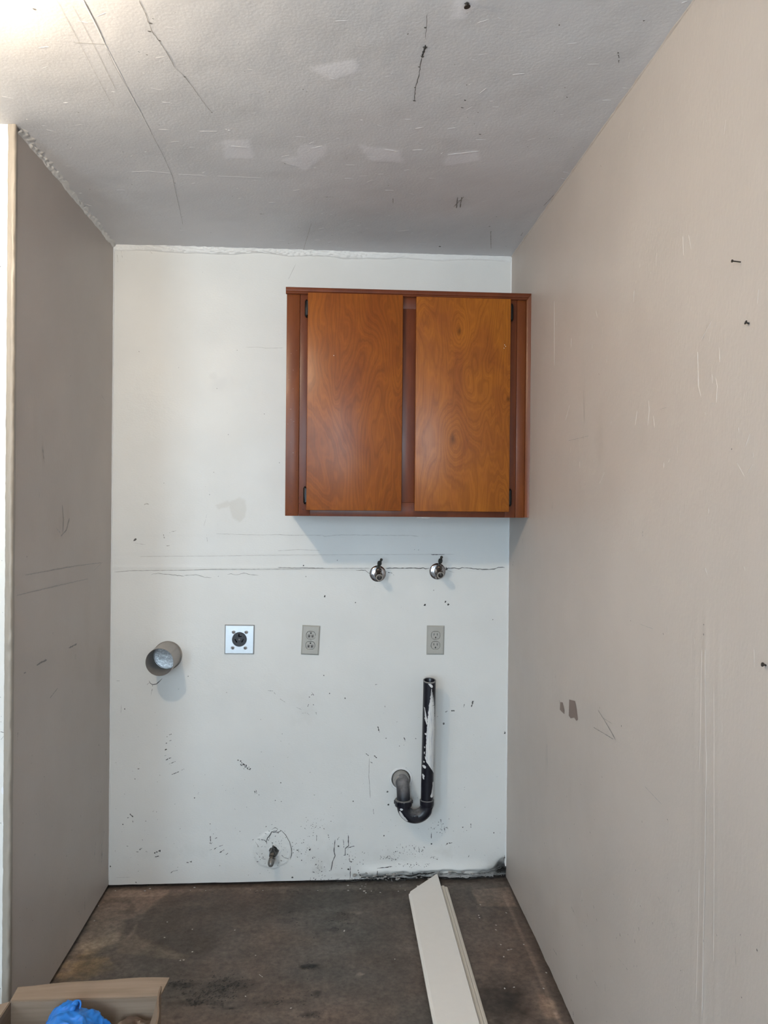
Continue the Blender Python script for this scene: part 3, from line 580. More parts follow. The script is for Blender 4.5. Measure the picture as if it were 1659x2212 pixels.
for pts, w, g in (([(480, 665), (482, 675)], 4., .03), ([(285, 1150), (300, 1265)], 4., .22), ([(425, 1550), (435, 1650), (430, 1735)], 3.5, .22), ([(475, 1640), (455, 1720), (415, 1765)], 3.5, .22), ([(385, 1710), (410, 1740)], 4., .22), ([(268, 1465), (266, 1500)], 3., .22), ([(170, 2030), (360, 1995), (530, 1965), (690, 1945)], 1.6, .24), ([(110, 2170), (380, 2105), (600, 2055)], 1.6, .24), ([(120, 1320), (118, 1360)], 3., .45), ([(690, 800), (715, 840)], 2., .24), ([(640, 2000), (700, 1940)], .8, .24)): LL(k12(pts), w, g, .4)
for i in range(70): ML.fleck(rnd.uniform(-.85, -.03), abs(rnd.gauss(.1, .5)) + .03, rnd.uniform(.3, .9) * px, G(rnd.uniform(.15, .3)), 1.57, rnd.uniform(1, 2.5))
ML.build('scuff_marks', M_mark, wall_left)
bead('corner_seam', ((0, -DEP, H), (0, 0, H), (0, 0, -1.), (1., 0, 0)), [(-.002, .013), (.002, .009), (.005, .006), (.009, .003), (.012, -.002)], wall_left, M_caulk, 59, 260, .95, .8)

FY = -DEP - .016                              # plane of the wall beyond the alcove
xs_ = axis((RX0, -.35, .2), (-.35, -.0125, .012)); zf = axis((0., H + .015, .012))
Ff = Surf(xs_, zf); Ff.d += (fbm(Ff.S * 3, Ff.T * 3, 3, 83) - .5) * .003
Ff.c *= (1 + (fbm(Ff.S * 5, Ff.T * 5, 3, 85) - .5) * .06)[..., None]
wall_front = struct(grid_mesh('wall_front', np.stack([Ff.S, FY - Ff.d, Ff.T], -1), Ff.c, M_front), 'off-white wall facing the room beside the alcove')
MF = Marks(Ff, lambda a, b, d: (a, FY - d, b))
ff = lambda u, v: (lambda p: (p[0], p[2]))(onY(u, v, FY))
for v, h, c in ((1707, 10, .85), (1778, 8, .85), (2002, 10, .85), (2085, 14, .85), (2098, 7, .85), (1970, 5, .8)):
    x = 4 + 8 * rnd.random(); MF.poly([ff(x + a, v + b * h) for a, b in ((-3, -.5), (1, -.9), (4, -.2), (3, .6), (-1, .9), (-4, .3))], (c, c, c * 1.02))
for pts, w, g in (([(0, 1580), (12, 1583)], 1.5, .15), ([(2, 1598), (11, 1586)], 1., .3), ([(10, 1425), (13, 1480)], 1., .3)): L(pts, w, g, tf=ff, K=MF)
for i in range(30): MF.fleck(rnd.uniform(-.05, -.02), rnd.uniform(.1, 2.2), rnd.uniform(.3, 1.1) * px, G(rnd.uniform(.1, .4)))
MF.build('scuff_marks', M_mark, wall_front)
# corner strip: a planed edge buried in ragged paint
zc = np.linspace(0, H + .015, 500); prof = [(-.0165, -.0008), (-.0150, .0020), (-.0125, .0030), (-.0085, .0030), (-.0045, .0040), (-.0010, .0040), (.0030, .002), (.0035, -.006), (.0026, -.016), (-.001, -.024)]
Pc = np.zeros((len(zc), len(prof), 3)); Tc = np.ones((len(zc), len(prof), 3))
for j, (a, b) in enumerate(prof):
    r1 = (fbm(zc * 26 + j * 1.7, zc * 0 + j * .35, 4, 91) - .5); r2 = (fbm(zc * 40 + j * 2.1, zc * 0 + j * .6, 4, 95) - .5)
    e = .7 if 0 < j < 7 else .3
    Pc[:, j, 0] = a + r1 * .0060 * e; Pc[:, j, 1] = FY - b * 1.0 + r2 * .0075 * e; Pc[:, j, 2] = zc
    Tc[:, j] = 1.12
trim_1 = struct(grid_mesh('trim_1', Pc, Tc, paint_mat('corner_strip_paint', (.30, .268, .228), .42, 60., 1., (1, 1, .25))), 'paint-clogged wooden corner strip at the alcove edge')

# ------------------------------------------------------------------ ceiling
xc = axis((RX0, -.4, .3), (-.4, W, .009)); yc = axis((RY0, -1.8, .3), (-1.8, 0., .009))
Ce = Surf(xc, yc)
_vis = sstep(-.45, -.2, Ce.S) * sstep(-1.9, -1.7, Ce.T)
Ce.d += _vis * ((fbm(Ce.S * 2.5, Ce.T * 2.5, 3, 101) - .5) * .008 + (fbm(Ce.S * 18, Ce.T * 14, 3, 103) - .5) * .0018)
Ce.d *= sstep(0, .05, -Ce.T) * sstep(0, .05, W - Ce.S)
Ce.c *= (1 + (fbm(Ce.S * 5, Ce.T * 5, 4, 105) - .5) * .09)[..., None]
LT = (1.17, 1.17, 1.19)
for pts in ([(668, 148), (768, 129), (782, 155), (765, 160), (708, 174)], [(482, 303), (540, 303), (550, 342), (486, 342)], [(645, 309), (705, 316), (703, 336), (660, 368), (606, 345), (642, 338)], [(776, 312), (862, 322), (876, 351), (830, 346), (800, 345)], [(965, 330), (1030, 322), (1040, 345), (960, 357)], [(985, 0), (1030, -5), (1030, 14), (1000, 44), (975, 42)]):
    Ce.poly([ce(*p) for p in pts], LT if pts[0][0] != 668 else (1.20, 1.20, 1.22), .95, .006, .006, 60., 3, .0006)
for u, v, a, c in ((605, 376, .35, .82), (870, 240, .3, .86), (735, 288, .2, .85), (520, 235, .2, .85), (990, 435, .12, .8), (940, 300, .15, .85)): Ce.blob(ce(u, v), (.07, .035), (c, c * .985, c * .97), a, 0., 1., .7, 25., u)
Pcg = np.stack([Ce.S, Ce.T, H - Ce.d], -1)
ceiling = struct(grid_mesh('ceiling', Pcg, Ce.c, M_ceil, True), 'patched grey-white painted ceiling')
bm = bmesh.new(); box(bm, RX0 - .1, W + .15, RY0 - .12, .15, H + .012, H + .08); fin('ceiling_deck', bm, M_plain0, ceiling, smooth=0)
MC = Marks(Ce, lambda a, b, d: (a, b, H - d), .0006)
LC = lambda pts, w, g, j=.0: L(pts, w, min(.5, g * 1.5), j, tf=ce, K=MC)
k13 = Crop(0, 0, 1.9988); k14 = Crop(830, 0, 2.0012)
LC(k13([(360, 0), (410, 90), (455, 190), (490, 270), (560, 390), (650, 560), (700, 660), (745, 760), (790, 970)]), .9, .26, .2)
LC(k13([(360, 0), (410, 90), (455, 190)]), 1.6, .22, .2)
LC(k13([(320, 183), (400, 186), (470, 190)]), 1.5, .33, .2); LC(k13([(310, 20), (360, 110), (430, 240), (500, 380)]), .9, .40); LC(k13([(245, 0), (320, 140), (400, 290), (490, 460)]), .7, .42)
LC(k13([(600, 0), (630, 60), (645, 105), (655, 135), (690, 180), (730, 240), (745, 270), (755, 292)]), 1.5, .20, .8); LC(k13([(755, 292), (800, 330), (850, 400), (885, 450), (915, 485)]), 1., .22, .8)
for p, r in (((650, 100), 3.), ((645, 135), 3.), ((690, 175), 2.5), ((798, 330), 2.5), ((915, 485), 1.8), ((755, 786), 2.), ((388, 818), 2.), ((570, 795), 1.6), ((1003, 845), 1.3), ((1230, 704), 2.4), ((1362, 960), 1.), ((710, 936), 1.2), ((1433, 1016), 1.5), ((150, 38), 3.), ((635, 234), 1.6)): MC.fleck(*ce(*k13([p])[0]), r * px * .5, G(.16), .4, 1.6)
LC(k14([(185, 60), (182, 120), (178, 170)]), 1.2, .12, .6); LC(k14([(178, 195), (172, 225), (163, 250)]), 5., .04, 1.); LC(k14([(163, 250), (155, 290), (150, 330), (135, 380), (130, 435)]), 1.6, .08, .8)
for p, r in (((178, 120), 3.), ((175, 205), 5.), ((165, 245), 4.), ((152, 290), 2.5), ((133, 378), 2.6), ((130, 433), 3.6), ((357, 13), 5.), ((338, 465), 3.), ((415, 577), 3.), ((620, 632), 1.6), ((715, 597), 1.4), ((1122, 92), 2.), ((485, 937), 2.), ((462, 1003), 1.8), ((737, 480), 1.5), ((582, 826), 1.5), ((172, 865), 1.3), ((240, 1065), 5.), ((455, 980), 3.), ((350, 432), 2.8), ((790, 420), 2.)): MC.fleck(*ce(*k14([p])[0]), r * px * .5, G(.15), .2, 1.4)
LC(k14([(1010, 225), (1015, 250), (1014, 272)]), 3., .08); LC(k14([(300, 895), (345, 848)]), 2., .2); LC(k14([(318, 850), (312, 900)]), 2.4, .2); LC(k14([(335, 850), (328, 898)]), 2.4, .2); LC(k14([(38, 855), (38, 880)]), 1.5, .2); LC(k14([(460, 1000), (462, 1075)]), 1.2, .25); LC(k14([(590, 1020), (600, 1005)]), 2., .25); LC(k14([(688, 890), (735, 840)]), 1.5, .25)
LC(k13([(1120, 922), (1143, 924)]), 2., .15); LC(k13([(1400, 847), (1440, 848)]), 2., .22); LC(k13([(1345, 960), (1310, 1080)]), .8, .4)
for i in range(120): MC.fleck(rnd.uniform(0, W), rnd.uniform(-1.6, -.03), rnd.uniform(.3, .9) * px, rnd.choice((G(.2), G(.3), (.85, .85, .85))), rnd.random() * 3, rnd.uniform(1, 2))
for p in ((1505, 927), (1190, 425), (1430, 1016), (195, 658)): MC.fleck(*ce(*k13([p])[0]), 1. * px, (.85, .85, .85))
MC.build('scuff_marks', M_mark, ceiling)
sp = []
for pts in ([(360, 0), (455, 190), (560, 390), (650, 560)], [(570, 742), (640, 738), (740, 748)], [(770, 752), (880, 757)], [(940, 760), (1130, 768)], [(995, 628), (1070, 636)], [(860, 566), (940, 568)], [(1230, 700), (1290, 720)], [(615, 312), (630, 316)]): sp.append(([ce(*p) for p in k13(pts)], .005, .0005))
for pts in ([(275, 665), (410, 650)], [(0, 640), (60, 650)], [(60, 1000), (110, 995)], [(140, 1055), (185, 1055)], [(765, 770), (785, 778)], [(1285, 15), (1310, 5)], [(490, 78), (510, 86)]): sp.append(([ce(*p) for p in k14(pts)], .005, .0008))
for i in range(160):
    a, b = rnd.uniform(-.1, W), rnd.uniform(-1.6, -.05); t = rnd.gauss(0, .5); l = rnd.uniform(.006, .03); sp.append(([(a, b), (a + l * math.cos(t), b + l * math.sin(t))], rnd.uniform(.002, .004), rnd.uniform(.0003, .0007)))
ridges('paint_ridges', sp, Ce, lambda a, b, d: (a, b, H - d), ceiling, M_ceil)

# ------------------------------------------------------------------ floor
xf = axis((RX0, -.12, .3), (-.12, W + .06, .0055)); yf = axis((RY0, -1.2, .3), (-1.2, .13, .0055))
Fl = Surf(xf, yf)
Fl.d += ((fbm(Fl.S * 4, Fl.T * 4, 3, 111) - .5) * .003 + (fbm(Fl.S * 40, Fl.T * 40, 3, 113) - .5) * .0007) * sstep(-1.3, -1.1, Fl.T)
Fl.c *= (.80 + .42 * fbm(Fl.S * 5, Fl.T * 5, 5, 115))[..., None] * np.array([1., .985, .965])
Fl.c *= (.88 + .24 * fbm(Fl.S * 30, Fl.T * 22, 4, 117))[..., None]
_hue = (fbm(Fl.S * 3.5, Fl.T * 3.5, 3, 119) - .5); Fl.c *= np.stack([1 + .22 * _hue, 1 + 0 * _hue, 1 - .12 * _hue], -1)
k15 = Crop(220, 1890, 2.37); k16 = Crop(0, 1880, 3.7705); k17 = Crop(700, 1780, 2.9625)
FP = lambda k, pts, col, a, e=.012, r=.012, s=3: Fl.poly([fl(*p) for p in k(pts)], col, a, e, r, 30., s)
FB = lambda k, p, r, col, a, rot=0., soft=.8, rag=.6, nsc=40.: Fl.blob(fl(*k([p])[0]), r, col, a, rot, soft, rag, nsc, int(p[0]))
FP(k16, [(880, 150), (1400, 150), (1330, 210), (1180, 350), (1020, 400), (960, 560), (740, 660), (560, 870), (440, 880), (700, 480), (790, 300)], (1.45, 1.42, 1.38), .85)
FP(k16, [(840, 240), (1050, 230), (1100, 290), (1080, 350), (900, 360), (1060, 300), (1040, 255), (850, 262)], (.72, .70, .68), .6, .006, .006)
FP(k16, [(960, 580), (1100, 520), (1540, 690), (1530, 720), (1380, 720), (1080, 680), (960, 670)], (1.30, 1.27, 1.2), .8, .006, .006)
FB(k16, (800, 600), (.10, .05), (1.55, 1.52, 1.42), .7, .6); FB(k16, (690, 780), (.09, .08), (1.5, 1.42, 1.15), .8, .5); FB(k16, (640, 700), (.04, .02), (.6, .58, .55), .6)
FP(k16, [(1030, 555), (1050, 560), (1130, 430), (1110, 430)], (1.5, 1.5, 1.48), .6, .006, .004)
FP(k15, [(340, 90), (600, 75), (1600, 70), (1620, 90), (740, 230), (590, 300), (570, 380), (440, 430), (200, 330), (170, 280), (190, 230)], (.78, .77, .75), .6, .01, .012)
for p, r, c, a in (((490, 150), (.10, .03), 1.3, .5), ((1060, 465), (.035, .018), .35, .85), ((1095, 462), (.02, .012), .3, .9), ((1325, 505), (.015, .010), 1.8, .8), ((1320, 190), (.04, .02), 1.6, .6), ((1240, 210), (.07, .035), .75, .6), ((1190, 275), (.04, .015), .7, .6), ((650, 560), (.12, .035), .62, .7), ((560, 600), (.10, .03), .7, .6), ((400, 560), (.06, .02), .55, .7), ((480, 650), (.09, .015), .6, .7), ((1100, 605), (.02, .018), .45, .8), ((1060, 715), (.04, .015), .5, .7), ((1130, 560), (.05, .04), 1.25, .5), ((1000, 330), (.15, .08), .85, .5), ((1550, 350), (.10, .05), 1.15, .4), ((860, 650), (.13, .02), .75, .5), ((900, 300), (.08, .04), 1.2, .4), ((1450, 700), (.15, .04), 1.12, .5), ((900, 720), (.2, .03), 1.15, .4), ((380, 725), (.015, .010), .5, .7), ((950, 230), (.05, .02), .75, .5), ((1400, 420), (.08, .05), .85, .5), ((770, 290), (.05, .015), .75, .5), ((300, 340), (.04, .02), .7, .5), ((210, 440), (.06, .03), .75, .5), ((930, 520), (.02, .01), .6, .6), ((660, 678), (.02, .008), .5, .7)):
    FB(k15, p, r, (c, c * .985, c * .96), a)
FP(k17, [(935, 415), (1190, 400), (1230, 525), (1000, 525)], (1.55, 1.5, 1.45), .8, .004, .003)
FB(k17, (1120, 1130), (.10, .14), (.45, .44, .43), .8); FB(k17, (1430, 1170), (.03, .07), (2., 1.9, 1.75), .5); FB(k17, (1210, 1080), (.05, .12), (.6, .58, .56), .6); FB(k17, (1010, 560), (.01, .16), (1.35, 1.33, 1.3), .4)
for s in (-1,):                               # pale strip where a base board stood along the right wall
    _q = np.abs(Fl.S - (W - .035) - .006 * (fbm(Fl.T * 8, Fl.T * 0, 2, 9) - .5)); Fl.c *= (1 + .30 * sstep(.010, .004, _q) * sstep(-.08, -.2, Fl.T))[..., None]
_q = np.abs(Fl.T + .045); Fl.c *= (1 + .28 * sstep(.03, .02, _q) * fbm(Fl.S * 12, Fl.T * 12, 3, 6))[..., None]
Fl.c = Fl.c ** 1.7
nf = NT('stained_concrete')
_a = nf.node('ShaderNodeAttribute', attribute_name='tint').outputs['Color']
_f = nf.noise(nf.coord(), 55., 8., .72); _g = nf.noise(nf.coord(), 14., 6., .65, .6)
_c = nf.mix(nf.ramp(_f, .28, .72), (.062, .050, .043), (.176, .144, .124)); _c = nf.mix(nf.m('MULTIPLY', nf.ramp(_g, .42, .75), .45), _c, (.055, .046, .040)); _c = nf.mix(1., _c, _a, 'MULTIPLY')
_v = nf.node('ShaderNodeTexVoronoi', {'Vector': nf.coord(), 'Scale': 220.}).outputs['Distance']
_c = nf.mix(nf.m('MULTIPLY', nf.ramp(_v, .22, .08), .25), _c, (.02, .018, .016))
M_floor = nf.set(color=_c, rough=nf.m('ADD', nf.m('MULTIPLY', nf.noise(nf.coord(), 9., 3.), .3), .42), normal=nf.bump(_f, .6, .0016), spec=.4)
floor = struct(grid_mesh('floor', np.stack([Fl.S, Fl.T, Fl.d * 0 + np.minimum(Fl.d, .0018) - .0018], -1), Fl.c, M_floor), 'stained bare concrete floor')
MFl = Marks(Fl, lambda a, b, d: (a, b, min(d, .0018) - .0012))
LF = lambda pts, w, g, j=.0: L(pts, w, g, j, tf=fl, K=MFl)
for pts, w in (([(1165, 280), (1185, 268), (1210, 272), (1212, 280), (1190, 286), (1168, 282)], 1.6), ([(1225, 200), (1240, 195), (1250, 202), (1235, 207)], 2.4), ([(950, 190), (965, 184), (990, 188)], 2.), ([(868, 208), (888, 212)], 2.4), ([(1080, 320), (1090, 322)], 4.), ([(1050, 530), (1055, 532)], 5.), ([(1070, 297), (1110, 297)], 2.), ([(345, 625), (380, 622)], 3.), ([(650, 682), (675, 680)], 6.), ([(905, 655), (930, 642)], 4.), ([(975, 82), (1010, 85)], 2.)): LF(k15(pts), w * .8, .045, .8)
for cx, cy, sx, sy, n, an in ((400, 562, 38, 14, 70, .3), (560, 600, 75, 26, 200, .75), (470, 650, 40, 10, 60, .5), (640, 560, 60, 26, 160, .8), (590, 660, 20, 9, 30, .4), (1062, 465, 22, 9, 60, .2), (1075, 610, 12, 9, 24, 0.), (1070, 716, 24, 8, 30, .2), (900, 650, 70, 12, 50, .3), (1220, 230, 50, 25, 50, .4), (960, 215, 40, 22, 40, .4), (1000, 82, 300, 5, 80, 0.)):
    for i in range(n): MFl.fleck(*fl(*k15([(rnd.gauss(cx, sx), rnd.gauss(cy, sy))])[0]), rnd.uniform(.25, 1.1) * px, G(rnd.choice((.03, .045, .06))), an + rnd.gauss(0, .25), rnd.uniform(1, 4.))
MFl.build('scuff_marks', M_mark, floor)
MW = Marks(Fl, lambda a, b, d: (a, b, min(d, .0018) - .0008))
for k, p, r in [(k15, p, .9) for p in ((680, 282), (787, 411), (1240, 288), (463, 278), (320, 320), (463, 392), (735, 620), (1500, 430), (968, 680))] + [(k17, p, 1.1) for p in ((1000, 516), (1166, 569), (1101, 648), (1100, 678), (1277, 771), (1131, 772), (1156, 1050), (1422, 950), (1150, 848), (1405, 1050), (990, 585), (1180, 805), (995, 600), (1216, 1043), (130, 680))] + [(k16, p, 1.) for p in ((768, 410), (802, 288), (1362, 422), (1568, 662), (1340, 547), (940, 165), (1498, 730), (1470, 733))]:
    MW.fleck(*fl(*k([p])[0]), r * px * 1.3, (.62, .60, .56), rnd.random() * 3, 1.5)
LF2 = lambda k, pts, w: MW.line([fl(*p) for p in k(pts)], w * px, (.55, .53, .5))
LF2(k15, [(805, 507), (824, 523)], 1.5); LF2(k17, [(1168, 808), (1205, 800)], 2.); LF2(k15, [(395, 438), (425, 432)], 2.)
for i in range(120): MW.fleck(rnd.uniform(.02, W - .02), rnd.uniform(-1., -.01), rnd.uniform(.2, .6) * px, (.4, .38, .35))
MW.build('paint_flecks', M_mark, floor)
bm = bmesh.new()
for i in range(26):
    x, y = fl(*rnd.choice([(rnd.uniform(750, 900), rnd.uniform(1908, 1930)), (rnd.uniform(240, 1090), rnd.uniform(1912, 1925))])); s = rnd.uniform(.0012, .0035)
    r = bmesh.ops.create_icosphere(bm, subdivisions=1, radius=s)
    for v in r['verts']: v.co = Vector((v.co.x * rnd.uniform(.8, 2.), v.co.y, v.co.z * .5 + s * .2)) + Vector((x, y, 0))
tag(fin('plaster_crumbs', bm, plain_mat('plaster_crumbs', (.5, .48, .45), .9), floor, smooth=0), kind='stuff')

# ------------------------------------------------------------------ the rest of the room (behind the camera), with the windows that light it, the wide one added as fill
M_plain = plain_mat('room_wall_paint', (.78, .76, .73), .6, var=.03)
bm = bmesh.new(); box(bm, RX0 - .1, RX0, RY0, FY + .1, 0, H); struct(fin('wall_far_left', bm, M_plain, smooth=0), 'beige wall on the far left of the room')
bm = bmesh.new()
(l0, l1), (r0, r1) = WINS
for a in ((RX0, l0, 0, H), (l1, r0, 0, H), (r1, W, 0, H), (l0, l1, 0, WZ0), (l0, l1, WZ1, H), (r0, r1, 0, WZ0), (r0, r1, WZ1, H)): box(bm, a[0], a[1], RY0 - .12, RY0, a[2], a[3])
struct(fin('wall_rear', bm, M_plain, smooth=0), 'beige wall behind the camera with a window opening and an added fill opening')
M_wf = plain_mat('white_window_frame', (.75, .75, .74), .35, var=.03)
ng = NT('window_glass'); ng.t.nodes.remove(ng.b)
_mx = ng.node('ShaderNodeMixShader', {0: .05}); _tr = ng.node('ShaderNodeBsdfTransparent', {'Color': (.95, .98, .97)}); _gl = ng.node('ShaderNodeBsdfGlossy', {'Roughness': .02})
ng.t.links.new(_tr.outputs[0], _mx.inputs[1]); ng.t.links.new(_gl.outputs[0], _mx.inputs[2]); ng.t.links.new(_mx.outputs[0], ng.out.inputs[0])
for wi, (WX0, WX1) in enumerate(WINS):
    bm = bmesh.new()
    for a in ((WX0, WX0 + .05, WZ0, WZ1), (WX1 - .05, WX1, WZ0, WZ1), (WX0 + .05, WX1 - .05, WZ0, WZ0 + .05), (WX0 + .05, WX1 - .05, WZ1 - .05, WZ1)): box(bm, a[0], a[1], RY0 - .075, RY0 - .02, a[2], a[3], .004)
    win = struct(fin('window_%d' % (wi + 1), bm, M_wf), ('narrow', 'wide added fill-light')[wi] + ' white framed window in the wall behind the camera')  # window_2 and its mullion, sill and panes are added as daylight fill
    bm = bmesh.new(); xm = (WX0 + WX1) / 2; box(bm, xm - .022, xm + .022, RY0 - .07, RY0 - .025, WZ0 + .05, WZ1 - .05, .003); fin('window_mullion', bm, M_wf, win)
    bm = bmesh.new(); box(bm, WX0 - .03, WX1 + .03, RY0 - .02, RY0 + .05, WZ0 - .03, WZ0, .005); fin('window_sill', bm, M_wf, win)
    for a, b in ((WX0 + .05, xm - .022), (xm + .022, WX1 - .05)):
        bm = bmesh.new(); box(bm, a, b, RY0 - .050, RY0 - .046, WZ0 + .05, WZ1 - .05); fin('pane', bm, ng.mat, win, smooth=0)

# ------------------------------------------------------------------ ceiling lamp: bare bulb in a porcelain holder, just out of the picture
LX, LY = .02, -1.74; LD = .030            # plan position, drop of the bulb below its holder
lamp = thing('ceiling_lamp_offscreen', (LX, LY, H), 'bare bulb hanging on a short rod below the ceiling', 'lamp')
bm = bmesh.new(); lathe(bm, [(.0, .003), (.057, .003), (.058, -.010), (.050, -.020), (.030, -.026), (.008, -.030), (.0, -.030)], (0, 0, 0), (0, 0, 1), 40)
fin('lamp_holder', bm, plain_mat('porcelain', (.8, .8, .78), .25, var=.02), lamp)
bm = bmesh.new(); lathe(bm, [(0, -.026), (.005, -.026), (.005, -LD - .016), (.016, -LD - .020), (.019, -LD - .030), (.019, -LD - .052), (.014, -LD - .057), (0, -LD - .057)], (0, 0, 0), (0, 0, 1), 24); fin('lamp_rod', bm, plain_mat('brass_lamp_rod', (.5, .4, .25), .35, .8), lamp)
nb = NT('bulb_glow'); nb.set(color=(.9, .85, .75)); nb.put(nb.b.inputs['Emission Color'], LAMP_COL); nb.put(nb.b.inputs['Emission Strength'], LAMP_STR)
bm = bmesh.new(); lathe(bm, [(r_, h_ - LD) for r_, h_ in ((.0135, -.056), (.014, -.064), (.020, -.074), (.0285, -.088), (.031, -.100), (.0285, -.114), (.021, -.124), (.010, -.129), (0, -.1305))], (0, 0, 0), (0, 0, 1), 32)
fin('bulb_offscreen', bm, nb.mat, lamp)

# ------------------------------------------------------------------ wall cabinet
YF = -.300                                     # front of the face frame
CX0, CX1, CZ0, CZ1 = .672, W + .0005, 1.421, 2.208
fx = lambda u, y=YF: onY(u, 880, y)[0]
cab = thing('wall_cabinet', (CX0, 0, CZ0), 'stained wooden two-door wall cabinet hung in the alcove corner', 'cabinet')
off = (CX0, 0, CZ0)
lx = lambda u, v, y: (onY(u, v, y)[0] - CX0, onY(u, v, y)[2] - CZ0)
WR, WD, WP = srgb(150, 92, 58), srgb(124, 72, 46), srgb(84, 44, 28)
M_frame = wood_mat('cabinet_frame_wood', srgb(138, 82, 54), srgb(116, 66, 46), srgb(82, 44, 32), seed=3.1, rings=30., figure=.35)
M_fill = wood_mat('cabinet_filler_wood', srgb(148, 90, 54), srgb(126, 74, 47), srgb(90, 50, 33), seed=5.7, rings=22., figure=.3)
M_fill2 = wood_mat('cabinet_side_filler_wood', srgb(148, 90, 54), srgb(126, 74, 47), srgb(90, 50, 33), seed=8.2, rings=22., figure=.3)
ks = [(*lx(992, 715, -.32), .035, .07, .16), (*lx(978, 948, -.32), .040, .10, .24), (*lx(1098, 862, -.32), .025, .04, .14)]
M_doorL = wood_mat('cabinet_door_wood_plain', srgb(184, 116, 62), srgb(150, 88, 50), srgb(96, 54, 32), [], 1.7, 125.)
M_doorR = wood_mat('cabinet_door_wood_knotty', srgb(202, 132, 68), srgb(166, 102, 58), srgb(104, 60, 34), ks, 4.4, 140.)
bm = bmesh.new()
box(bm, CX0 + .002, CX0 + .018, -.282, -.0005, CZ0 + .006, CZ1 - .01); box(bm, CX1 - .018, CX1, -.282, -.0005, CZ0 + .006, CZ1 - .01)
box(bm, CX0 + .018, CX1 - .018, -.282, -.0005, CZ0 + .006, CZ0 + .020); box(bm, CX0 + .018, CX1 - .018, -.282, -.0005, CZ1 - .026, CZ1 - .01); box(bm, CX0 + .018, CX1 - .018, -.010, -.0005, CZ0 + .02, CZ1 - .026)
fin('carcass', bm, M_frame, cab, off, 0)
xs1, xd1, xd1b, xd2, xd2b, xs2 = fx(646.5), fx(663, -.32), fx(869, -.32), fx(897.5, -.32), fx(1102, -.32), fx(1115)
xm0, xm1 = fx(869) - .012, fx(897) + .012
def pbox(name, a, mat, bev=.0012, parent=cab): 
    bm = bmesh.new(); box(bm, *a, bev); return fin(name, bm, mat, parent, off)
pbox('filler_strip', (CX0, xs1 - .0006, YF, -.280, CZ0, CZ1 - .012), M_fill)
pbox('filler_strip', (xs2 + .0006, CX1 - .016, YF, -.280, CZ0, CZ1 - .012), M_fill2)
pbox('frame_stile', (xs1 + .0004, xd1 + .012, YF, -.281, CZ0, CZ1 - .012), M_frame)
pbox('frame_stile', (xd2b - .012, xs2 - .0004, YF, -.281, CZ0, CZ1 - .012), M_frame)
pbox('frame_stile', (xm0, xm1, YF, -.281, CZ0 + .05, CZ1 - .06), M_frame)
M_rail = wood_mat('cabinet_rail_wood', srgb(138, 82, 54), srgb(116, 66, 46), srgb(82, 44, 32), seed=9.3, rings=20., figure=.3)
pbox('frame_rail', (xd1 + .012, xd2b - .012, YF + .0003, -.281, CZ0, CZ0 + .05), M_rail)
pbox('frame_rail', (xd1 + .012, xd2b - .012, YF + .0003, -.281, CZ1 - .06, CZ1 - .012), M_rail)
# top moulding and the mitred scribe moulding down the wall side
bm = bmesh.new()
pr = [(0, 0), (-.007, 0), (-.010, .003), (-.010, .006), (-.013, .009), (-.014, .018), (-.013, .022), (0, .022)]
zt = CZ1 - .020
for A, Bx in ((CX0 - .003, CX1),):
    a = [bm.verts.new((A, YF + y, zt + z)) for y, z in pr]; b = [bm.verts.new((Bx - .016 + (z / .022) * .016, YF + y, zt + z)) for y, z in pr]
    bm.faces.new(a); bm.faces.new(b)
    for i in range(len(pr)): j = (i + 1) % len(pr); bm.faces.new((a[i], a[j], b[j], b[i]))
fin('top_moulding', bm, M_rail, cab, off, 30)
bm = bmesh.new(); pr2 = [(0, 0), (-.004, 0), (-.009, .006), (-.012, .016), (0, .016)]
a = [bm.verts.new((CX1 - .016 + x, YF + y, CZ0 + .001)) for y, x in pr2]; b = [bm.verts.new((CX1 - .016 + x, YF + y, zt + x / .016 * .022)) for y, x in pr2]
bm.faces.new(a); bm.faces.new(b)
for i in range(5): j = (i + 1) % 5; bm.faces.new((a[i], a[j], b[j], b[i]))
fin('scribe_moulding', bm, M_fill2, cab, off, 30)
M_hinge = plain_mat('black_hinge_metal', (.012, .011, .011), .35, .6, var=.4)
zd0, zd1 = onY(760, 1103, -.32)[2], onY(760, 634, -.32)[2]
for x0, x1, mt, hs, hv in ((xd1, xd1b, M_doorL, -1, (667, 1070)), (xd2, xd2b, M_doorR, 1, (676, 1075))):
    bm = bmesh.new(); box(bm, x0, x1, -.320, YF - .0012, zd0, zd1 - (.004 if hs > 0 else 0), .0022, 2)
    d = fin('door', bm, mt, cab, off)
    if hs < 0: d['label'] = 'plain-grained cabinet door'
    else: d['label'] = 'cabinet door with dark knots'
    for v in hv:
        xe = x0 if hs < 0 else x1; z = onY(xe * 0 + (660 if hs < 0 else 1106), v, YF - .006)[2]
        bm = bmesh.new()
        tube(bm, [(xe + hs * .005, YF - .011, z + q) for q in (-.031, -.026, -.0245, .0245, .026, .031)], [.0018, .0045, .0055, .0055, .0045, .0018], 12)
        poly = [(0, -.030), (.007, -.030), (.012, -.022), (.012, .022), (.007, .030), (0, .030)]
        prism(bm, poly, lambda p, q: (xe + hs * (p - .002), YF - .0002, z + q), lambda p, q: (xe + hs * (p - .002), YF - .0028, z + q))
        box(bm, xe - .0035 if hs < 0 else xe - .0005, xe + .0005 if hs < 0 else xe + .0035, -.3195, YF - .002, z - .024, z + .024)
        fin('hinge', bm, M_hinge, d, off)
        for q in (-.012, 0., .012):
            pass
